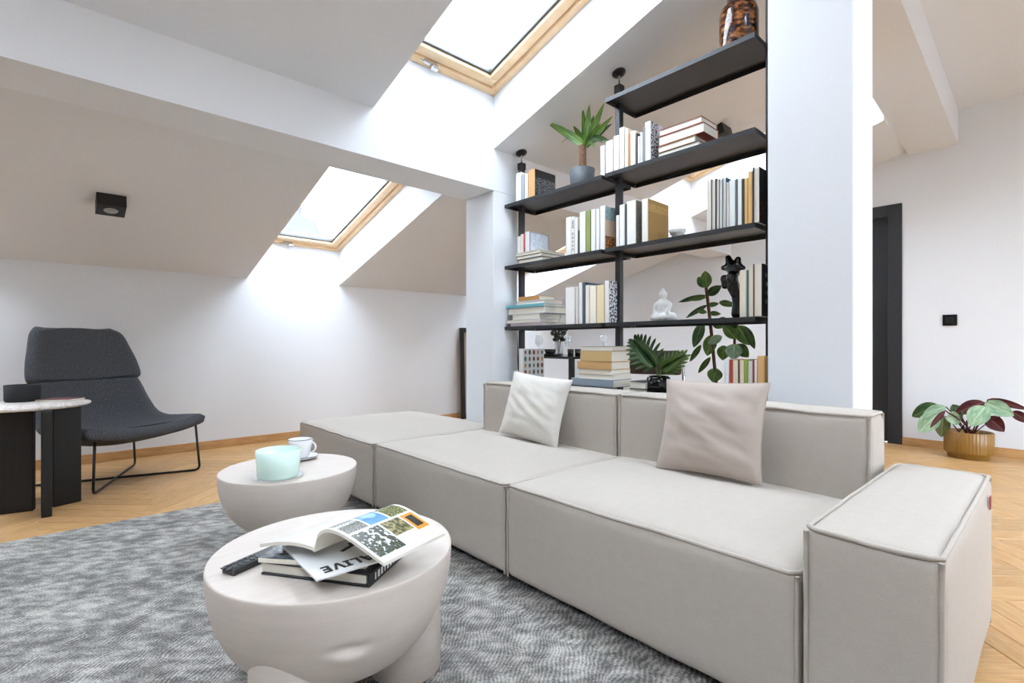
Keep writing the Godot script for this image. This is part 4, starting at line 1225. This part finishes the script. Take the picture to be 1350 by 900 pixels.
	for l in [[931.7, 379.4, 929.5, 357, 14, 0, "leaf_mid"], [929, 379, 920, 365, 10, 1, "leaf_dark"], [932.8, 389, 951, 376.5, 11, 0, "leaf_dark"], [931, 389, 894.4, 398.3, 6, 1, "leaf_dark"], [931, 391.7, 906.7, 395.5, 6, 0, "leaf_mid"], [932.8, 402.8, 948, 400, 6, 0, "leaf_mid"], [947.8, 398.3, 970, 402.8, 8, 0, "leaf_mid"], [932.8, 401.7, 904.4, 418.9, 6, 1, "leaf_dark"], [932, 411.7, 917.8, 409.4, 6, 0, "leaf_mid"], [934.4, 412.8, 950.6, 413.9, 6, 0, "leaf_mid"], [926.7, 424, 914.4, 458, 13, 1, "leaf_dark"], [924.4, 454.4, 909.4, 476.7, 7, 0, "leaf_mid"], [938.9, 441, 932.2, 469, 16, 0, "leaf_mid"], [952, 443, 932.8, 453, 11, -1, "leaf_pale"], [936.7, 470.5, 920.5, 491.7, 7, 0, "leaf_mid"], [954, 455, 953, 475, 15, 1, "leaf_mid"], [970, 446.7, 953, 428, 13, 0, "leaf_mid"], [967.8, 453, 966.7, 474, 20, -2, "leaf_pale"], [970, 454, 987, 471, 15, 0, "leaf_mid"], [972, 429, 988, 455, 19, 1, "leaf_mid"], [982, 430, 995, 460, 10, -1, "leaf_dark"], [944.4, 485, 940, 504, 18, 0, "leaf_mid"], [940, 426, 953, 432, 9, 0, "leaf_mid"], [957, 432, 975, 424, 12, 1, "leaf_dark"], [947, 420, 962, 428, 10, 0, "leaf_dark"]]:
		var dx: float = 0.035 * l[5]
		var lb := onX(l[0], l[1], X + dx)
		var lt := onX(l[2], l[3], X + dx - 0.02)
		leaf(f, lb, lt, l[4] / F * far(lb) * 1.05, M[l[6]], 0.03, 0.12, 0.9)
	# square black spotlights on the slope
	for a in [[Vector3(0.276, 0, -4.394), "square black spotlight on the slope above the lounge chair"], [Vector3(3.895, 0, -1.853), "square black spotlight on the slope behind the bookshelf"]]:
		var p: Vector3 = a[0]
		p.y = roof(p.z)
		var l := thing("ceiling_spotlight", a[1], "lamp", p, "square black ceiling spotlights")
		var bs := Basis(Vector3.RIGHT, -atan(SL))
		s = Shape.new(Vector3.ZERO, bs); s.span(Vector3(-0.08, -0.085, -0.08), Vector3(0.08, 0.0, 0.08), 0.003); part("housing", s, M.black_metal, l)
		s = Shape.new(Vector3.ZERO, bs); s.lathe([Vector2(0, -0.0862), Vector2(0.038, -0.0862), Vector2(0.04, -0.085)], Vector3.ZERO, 28); part("lens", s, mat("lens", Color(0.62, 0.62, 0.61), 0.3), l)
func dining_chair(label: String, at: Vector3, turn: float, h: float, m: Material):
	var c := thing("dining_chair", label, "chair", at, "dining chairs behind the bookshelf", turn)
	var s := Shape.new()
	var nz := noise(1.0, 2)
	s.soft(Vector3(-0.23, 0.46, -0.23), Vector3(0.23, 0.53, 0.23), 0.03, Vector3.ZERO, nz, 0.0, 4); part("seat", s, m, c)
	s = Shape.new(Vector3(-0.25, 0, 0), Basis(Vector3.BACK, 0.12))
	s.soft(Vector3(-0.02, h - 0.19, -0.22), Vector3(0.03, h, 0.22), 0.024, Vector3.ZERO, nz, 0.0, 6); part("backrest", s, m, c)
	for z in [-0.235, 0.235]:
		s = Shape.new(); s.tube([Vector3(-0.37, h - 0.08, z), Vector3(-0.27, 0.5, z), Vector3(-0.25, 0.008, z)], 0.011, 8); part("leg", s, M.chrome, c)
		s = Shape.new(); s.tube([Vector3(-0.27, 0.46, z), Vector3(0.2, 0.46, z), Vector3(0.23, 0.008, z)], 0.011, 8); part("leg", s, M.chrome, c)

# ---------------------------------------------------------------- right-hand wall
func build_right_side():
	var d := thing("door_1", "dark grey door in a dark frame behind the column", "", Vector3(XR, 0, -1.545), "", 0.0, "structure")
	var s := Shape.new()
	s.span(Vector3(-0.02, 0, 0.345), Vector3(0.12, 2.43, 0.463), 0.003); part("frame_post", s, M.door, d)
	s = Shape.new(); s.span(Vector3(-0.02, 0, -0.463), Vector3(0.12, 2.43, -0.345), 0.003); part("frame_post", s, M.door, d)
	s = Shape.new(); s.span(Vector3(-0.02, 2.315, -0.345), Vector3(0.12, 2.43, 0.345), 0.003); part("frame_head", s, M.door, d)
	s = Shape.new(); s.span(Vector3(0.05, 0.006, -0.343), Vector3(0.10, 2.312, 0.343), 0.003); part("door_leaf", s, M.door, d)
	s = Shape.new(); s.tube([Vector3(0.05, 1.2, -0.28), Vector3(0.0, 1.2, -0.28), Vector3(-0.005, 1.2, -0.14)], 0.011, 8); part("handle", s, M.black_metal, d)
	var sw := thing("light_switch", "square black light switch on the white wall", "switch", Vector3(XR, 1.238, -0.719))
	s = Shape.new(); s.span(Vector3(-0.012, -0.053, -0.053), Vector3(0, 0.053, 0.053), 0.003); part("plate", s, M.black_gloss, sw)
	s = Shape.new(); s.span(Vector3(-0.018, -0.031, -0.031), Vector3(-0.012, 0.031, 0.031), 0.003); part("rocker", s, M.black_metal, sw)
	# prayer plant in a ribbed amber pot
	var b := Vector3(6.0, 0, -0.559)
	var p := thing("potted_prayer_plant", "prayer plant with burgundy undersides in a ribbed amber pot", "plant", b)
	s = Shape.new()
	s.lathe([Vector2(0, 0), Vector2(0.135, 0), Vector2(0.142, 0.01), Vector2(0.142, 0.035), Vector2(0.166, 0.05), Vector2(0.168, 0.06), Vector2(0.168, 0.232), Vector2(0.164, 0.236), Vector2(0.156, 0.232), Vector2(0.156, 0.19)], Vector3.ZERO, 176, 0.009, 44)
	part("pot", s, mat("amber", Color(0.55, 0.40, 0.16), 0.3), p)
	s = Shape.new(); s.lathe([Vector2(0, 0.20), Vector2(0.158, 0.195)], Vector3.ZERO, 24); part("soil", s, M.soil, p)
	for l in [[1238, 534, 1202, 549, 19, 0.10, "leaf_dark"], [1247, 536, 1217, 546, 13, 0.0, "leaf_pale"], [1237, 545, 1211, 570, 21, -0.1, "leaf_pale"], [1243, 549, 1241, 576, 17, -0.03, "leaf_olive"], [1246, 541, 1226, 564, 6, -0.14, "leaf_burgundy"], [1266, 551, 1247, 552, 18, -0.08, "leaf_pale"], [1298, 530, 1259, 545, 17, 0.06, "leaf_burgundy"], [1299, 535, 1279, 562, 23, -0.1, "leaf_pale"], [1298, 531, 1337, 548, 20, -0.05, "leaf_pale"], [1303, 526, 1356, 540, 9, 0.08, "leaf_burgundy"], [1301, 549, 1324, 569, 18, 0.02, "leaf_burgundy"], [1334, 542, 1358, 558, 12, 0.0, "leaf_burgundy"], [1278, 548, 1290, 560, 12, -0.02, "leaf_olive"], [1256, 533, 1268, 552, 12, 0.05, "leaf_dark"]]:
		var lb := onX(l[0], l[1], 5.98 + l[5])
		var lt := onX(l[2], l[3], 5.98 + l[5] - 0.05)
		var w: float = l[4] / F * far(lb)
		leaf(p, lb, lt, w, M[l[6]], 0.04, 0.2, 0.85, M.leaf_burgundy if l[6] != "leaf_burgundy" else M.leaf_olive)
		var root: Vector3 = b + Vector3(rng.randf_range(-0.06, 0.06), 0.19, rng.randf_range(-0.08, 0.08))
		stem(p, [root, root.lerp(lb, 0.5) + Vector3(0, 0.03, 0), lb], 0.005, M.leaf_burgundy)
	# framed picture leaning behind the slim column
	var f := thing("leaning_frame", "dark framed picture leaning in the corner behind the slim column", "picture", Vector3(4.10, 0, ZK + 0.016))
	var bs := Basis(Vector3.RIGHT, -0.03)
	s = Shape.new(Vector3(0, 0, 0.05), bs); s.span(Vector3(-0.06, 0.0, 0), Vector3(1.0, 1.235, 0.014)); part("back_panel", s, hexm("a08a76", 0.8), f)
	for e in [[-0.06, 0.0, 0.0, 1.235], [0.94, 0.0, 1.0, 1.235], [0.0, 0.0, 0.94, 0.06], [0.0, 1.175, 0.94, 1.235]]:
		s = Shape.new(Vector3(0, 0, 0.05), bs); s.span(Vector3(e[0], e[1], 0.014), Vector3(e[2], e[3], 0.04), 0.003); part("frame_bar", s, M.black_metal, f)

# ---------------------------------------------------------------- things on the low tables
func build_table_things():
	var ty := 0.41
	var s := Shape.new()
	# remote control
	var a := onY(300, 758, ty)
	var c := onY(369, 727, ty)
	var d := (c - a).normalized()
	var bs := Basis(d, Vector3.UP, d.cross(Vector3.UP))
	var r := thing("remote_control", "slim black remote control on the front low table", "remote", (a + c) / 2)
	s.box(Vector3(0, 0.009, 0), Vector3(a.distance_to(c), 0.018, 0.046), 0.003, bs); part("body", s, mat("remote", Color(0.12, 0.125, 0.13), 0.4), r)
	for k in 12:
		s = Shape.new(); s.box(bs * Vector3(-0.085 + 0.017 * (k / 2), 0.0185, -0.01 + 0.02 * (k % 2)), Vector3(0.010, 0.003, 0.010), 0.0008, bs); part("button", s, hexm("3c4046", 0.5), r)
	# hardcover book
	var A := onY(344, 757, ty)
	var B := onY(487, 775, ty)
	var C := onY(519, 744, ty)
	var ex := (B - A).normalized()
	var ez := (C - B) - ex * (C - B).dot(ex)
	var bw := A.distance_to(B)
	var bd := ez.length() * 1.35
	ez = ez.normalized()
	var mid := A + ex * bw / 2 + ez * bd / 2
	bs = Basis(ex, Vector3.UP, ex.cross(Vector3.UP))
	if bs.z.dot(ez) < 0: bs = Basis(-ex, Vector3.UP, -bs.z)
	var bk := thing("book", "black hardcover book at the bottom of the magazine pile", "book", mid)
	var th := 0.034
	s = Shape.new()
	s.box(Vector3(0, 0.0025, 0), Vector3(bw, 0.005, bd), 0.001, bs); s.box(Vector3(0, th - 0.0025, 0), Vector3(bw, 0.005, bd), 0.001, bs)
	s.box(ex * (bw / 2 - 0.0025) + Vector3(0, th / 2, 0), Vector3(0.005, th, bd), 0.001, bs); part("cover", s, hexm("1c1d1f", 0.45), bk)
	s = Shape.new(); s.box(Vector3(0, th / 2, 0) - ex * 0.006, Vector3(bw - 0.012, th - 0.011, bd - 0.012), 0.0, bs); part("pages", s, M.page, bk)
	for k in 9:
		s = Shape.new(); s.box(ex * (bw / 2 + 0.0004) + Vector3(0, th * 0.5, 0) + ez * (-bd / 2 + 0.03 + 0.016 * k), Vector3(0.0008, th * 0.5, 0.009 if k % 3 else 0.005), 0.0, bs); part("spine_mark", s, hexm("d8d8d6", 0.5), bk)
	# glossy magazine on it
	var gn := noise(0.05, 81, 3)
	var gm := mat("glossy_cover", Color.WHITE, 0.15)
	gm.albedo_texture = paint(96, 96, func(x, y):
		var q := gn.get_noise_2d(x, y * 1.6)
		if x > 34 and x < 60 and y > 30 and y < 66 and q > -0.15: return Color(0.72, 0.36, 0.28).lerp(Color(0.85, 0.62, 0.52), clampf(q + 0.5, 0, 1))
		return Color(0.24, 0.27, 0.30).lerp(Color(0.62, 0.65, 0.68), clampf(0.4 + 1.2 * q, 0, 1)))
	var turn := Basis(Vector3.UP, 0.10)
	var g := thing("magazine", "glossy grey magazine lying on the black hardcover book", "magazine", mid + Vector3(0, th, 0) - ex * 0.02)
	s = Shape.new(); s.box(Vector3(0, 0.006, 0), Vector3(bw * 0.94, 0.012, bd * 0.94), 0.001, turn * bs); part("pages", s, M.page, g)
	s = Shape.new()
	var gx := turn * ex * bw * 0.47
	var gz := turn * ez * bd * 0.47
	var up := Vector3(0, 0.0126, 0)
	s.quad(up - gx - gz, up - gx + gz, up + gx + gz, up + gx - gz); part("cover", s, gm, g)
	# white ALIVE magazine
	var y2 := ty + th + 0.0135
	var nb := onY(417, 767, y2)
	var na := onY(395, 719, y2)
	var nc := onY(497, 742.5, y2)
	var mx := (nc - nb).normalized()
	var mz := (na - nb) - mx * (na - nb).dot(mx)
	var ml := mz.length() * 1.05
	mz = mz.normalized()
	var mw := 0.215
	var mm := nb + mx * mw / 2 + mz * ml / 2
	bs = Basis(mx, Vector3.UP, mx.cross(Vector3.UP))
	var al := thing("magazine", "white magazine titled ALIVE lying under the open magazine", "magazine", mm)
	s = Shape.new(); s.box(Vector3(0, 0.003, 0), Vector3(mw, 0.006, ml), 0.001, bs); part("pages", s, mat("white_paper", Color(0.88, 0.88, 0.875), 0.35), al)
	var font := SystemFont.new()
	font.font_names = PackedStringArray(["Droid Sans"]); font.font_weight = 800
	var tm := TextMesh.new()
	tm.text = "ALIVE"; tm.font = font; tm.font_size = 64; tm.depth = 0.001; tm.pixel_size = 0.00075 * K
	var ti := MeshInstance3D.new()
	ti.name = "title"; ti.mesh = tm; ti.material_override = hexm("151515", 0.5)
	ti.transform = Transform3D(Basis(-mx, -mz, Vector3.UP), (Vector3(0, 0.0066, 0) - mz * (ml / 2 - 0.036) + mx * (mw / 2 - 0.125)) * K)
	al.add_child(ti)
	s = Shape.new(); s.box(Vector3(0, 0.0064, 0) + mx * 0.02 + mz * 0.0, Vector3(0.05, 0.0006, 0.012), 0.0, bs * Basis(Vector3.UP, 0.5)); s.box(Vector3(0, 0.0064, 0) + mx * 0.045 + mz * 0.02, Vector3(0.03, 0.0006, 0.018), 0.0, bs); part("cover_figure", s, hexm("1d1d1d", 0.5), al)
	# open magazine on top
	var y3 := y2 + 0.007
	var L0 := onY(343, 720, y3 + 0.012)
	var R0 := onY(506, 746, y3 + 0.012)
	var R1 := onY(599, 707, y3 + 0.012)
	var wx := (R0 - L0)
	var wz := R1 - R0
	wz = wz - wx.normalized() * wz.dot(wx.normalized()) * 0.35
	var om := thing("magazine", "open magazine with nature photographs on top of the pile", "magazine", L0)
	var prof := func(t: float) -> float:
		if t < 0.46: return 0.006 + 0.018 * sin(t / 0.46 * PI * 0.75)
		var q := (t - 0.46) / 0.54
		return 0.016 + 0.056 * sin(pow(q, 0.5) * PI) - 0.008 * q
	var pn := noise(0.06, 91, 3)
	var pt := mat("photo_page", Color.WHITE, 0.25)
	pt.albedo_texture = paint(200, 256, func(x, y):
		var q := pn.get_noise_2d(x, y)
		var q2 := pn.get_noise_2d(x * 3.0 + 100, y * 3.0)
		if x < 8 or x > 188 or y < 10 or y > 246: return Color(0.93, 0.93, 0.92)
		if y < 84 and x < 92: return Color(0.12, 0.13, 0.09).lerp(Color(0.55, 0.60, 0.28), clampf(0.45 + q2 * 1.4, 0, 1)) if q2 < 0.3 else Color(0.82, 0.80, 0.42)
		if y > 90 and y < 164 and x < 92: return Color(0.86, 0.91, 0.96).lerp(Color(0.34, 0.56, 0.82), 1.0) if Vector2(x - 46, y - 122).length() > 22 else Color(0.56, 0.74, 0.90)
		if y > 170 and x < 92: return Color(0.62, 0.62, 0.58).lerp(Color(0.30, 0.30, 0.27), clampf(0.5 + q2, 0, 1))
		if y < 60 and x > 98 and x < 160: return Color(0.83, 0.56, 0.20) if absf(x - 128) > 20 or absf(y - 34) > 14 else Color(0.20, 0.17, 0.12)
		if y > 64 and y < 140 and x > 98 and x < 150: return Color(0.24, 0.24, 0.13).lerp(Color(0.66, 0.60, 0.38), clampf(0.45 + q * 1.3, 0, 1))
		if y > 146 and x > 98 and x < 184: return Color(0.09, 0.10, 0.07).lerp(Color(0.40, 0.42, 0.28), clampf(0.4 + q2 * 1.2, 0, 1)).lerp(Color(0.90, 0.92, 0.94), smoothstep(0.02, 0.22, q + 0.25 * q2 + 0.2 - Vector2(x - 128, y - 190).length() / 110.0))
		return Color(0.93, 0.93, 0.92))
	var lp := mat("text_page", Color.WHITE, 0.5)
	lp.albedo_texture = paint(160, 200, func(x, y): return Color(0.60, 0.56, 0.51) if y < 70 and x > 90 and x < 150 and y > 14 and (y % 9) < 4 and pn.get_noise_2d(x * 5, y) > -0.25 else Color(0.83, 0.80, 0.765))
	for h in [[0.0, 0.46, lp, "left_page"], [0.46, 1.0, pt, "right_page"]]:
		var rows := []
		var low := []
		for j in 9:
			var row := []
			var rl := []
			for i in 25:
				var t: float = lerpf(h[0], h[1], i / 24.0)
				var p: Vector3 = wx * t + wz * (1.0 - j / 8.0)
				row.append(p + Vector3(0, prof.call(t), 0))
				rl.append(p + Vector3(0, prof.call(t) - 0.009, 0))
			rows.append(row); low.append(rl)
		s = Shape.new(); s.smooth(true); s.grid(rows, true); part(h[3], s, h[2], om)
		s = Shape.new()
		var rev := low.duplicate(); rev.reverse()
		s.smooth(true); s.grid(rev); s.smooth(false)
		for i in 24:
			s.quad(low[8][i], rows[8][i], rows[8][i + 1], low[8][i + 1]); s.quad(low[0][i + 1], rows[0][i + 1], rows[0][i], low[0][i])
		for j in 8:
			s.quad(low[j][0], rows[j][0], rows[j + 1][0], low[j + 1][0]); s.quad(low[j + 1][24], rows[j + 1][24], rows[j][24], low[j][24])
		part("page_block", s, M.page, om)
	# the far table: mint bowl on a glass dish, cup and saucer
	var fy := 0.39
	var mb := onY(367, 629, fy)
	var dd := far(mb)
	var mr := 27.5 / F * dd
	s = Shape.new()
	s.lathe([Vector2(0, 0), Vector2(mr * 0.95, 0.002), Vector2(mr * 1.12, 0.007), Vector2(mr * 1.14, 0.010), Vector2(mr * 0.95, 0.006), Vector2(0, 0.005)], Vector3.ZERO, 40)
	solo("glass_dish", s, M.wine_glass, "thin clear glass dish under the mint bowl", "dish", mb)
	s = Shape.new()
	var mh := 0.122
	s.lathe([Vector2(0, 0), Vector2(mr * 0.86, 0), Vector2(mr * 0.92, 0.006), Vector2(mr, mh), Vector2(mr * 0.965, mh + 0.001), Vector2(mr * 0.88, 0.012), Vector2(0, 0.010)], Vector3.ZERO, 48)
	solo("mint_bowl", s, mat("mint", Color(0.86, 0.955, 0.91), 0.25), "mint green straight-sided bowl on the far low table", "bowl", mb + Vector3(0, 0.0065, 0))
	var cb := onY(396, 605, fy)
	s = Shape.new()
	s.lathe([Vector2(0, 0.004), Vector2(0.045, 0.002), Vector2(0.05, 0.0), Vector2(0.082, 0.012), Vector2(0.09, 0.018), Vector2(0.088, 0.021), Vector2(0.05, 0.010), Vector2(0, 0.010)], Vector3.ZERO, 40)
	var sa := thing("saucer", "white saucer with a dark rim under the cup", "saucer", cb)
	part("dish", s, M.white_gloss, sa)
	s = Shape.new(); s.tube(ring(0.0895, 0.0195), 0.0016, 5, true); part("rim", s, hexm("3a3a3c", 0.4), sa)
	var cu := thing("cup", "white cup with a dark rim standing behind the mint bowl", "cup", cb + Vector3(0, 0.0105, 0))
	s = Shape.new()
	s.lathe([Vector2(0, 0), Vector2(0.036, 0), Vector2(0.046, 0.01), Vector2(0.054, 0.045), Vector2(0.064, 0.098), Vector2(0.061, 0.098), Vector2(0.05, 0.045), Vector2(0.04, 0.012), Vector2(0, 0.008)], Vector3.ZERO, 40)
	part("body", s, M.white_gloss, cu)
	s = Shape.new(); s.tube(ring(0.0628, 0.0985), 0.0016, 5, true); part("rim", s, hexm("3a3a3c", 0.4), cu)
	var hd := Vector3(cos(YAW), 0, sin(YAW))
	s = Shape.new()
	var path := []
	for k in 9:
		var w := -1.3 + 2.6 * k / 8.0
		path.append(hd * (0.052 + 0.030 * cos(w)) + Vector3(0, 0.055 + 0.028 * sin(w), 0))
	s.tube(path, 0.005, 6); part("handle", s, M.white_gloss, cu)
func ring(r: float, y: float) -> Array:
	var out := []
	for k in 40: out.append(Vector3(cos(TAU * k / 40) * r, y, sin(TAU * k / 40) * r))
	return out
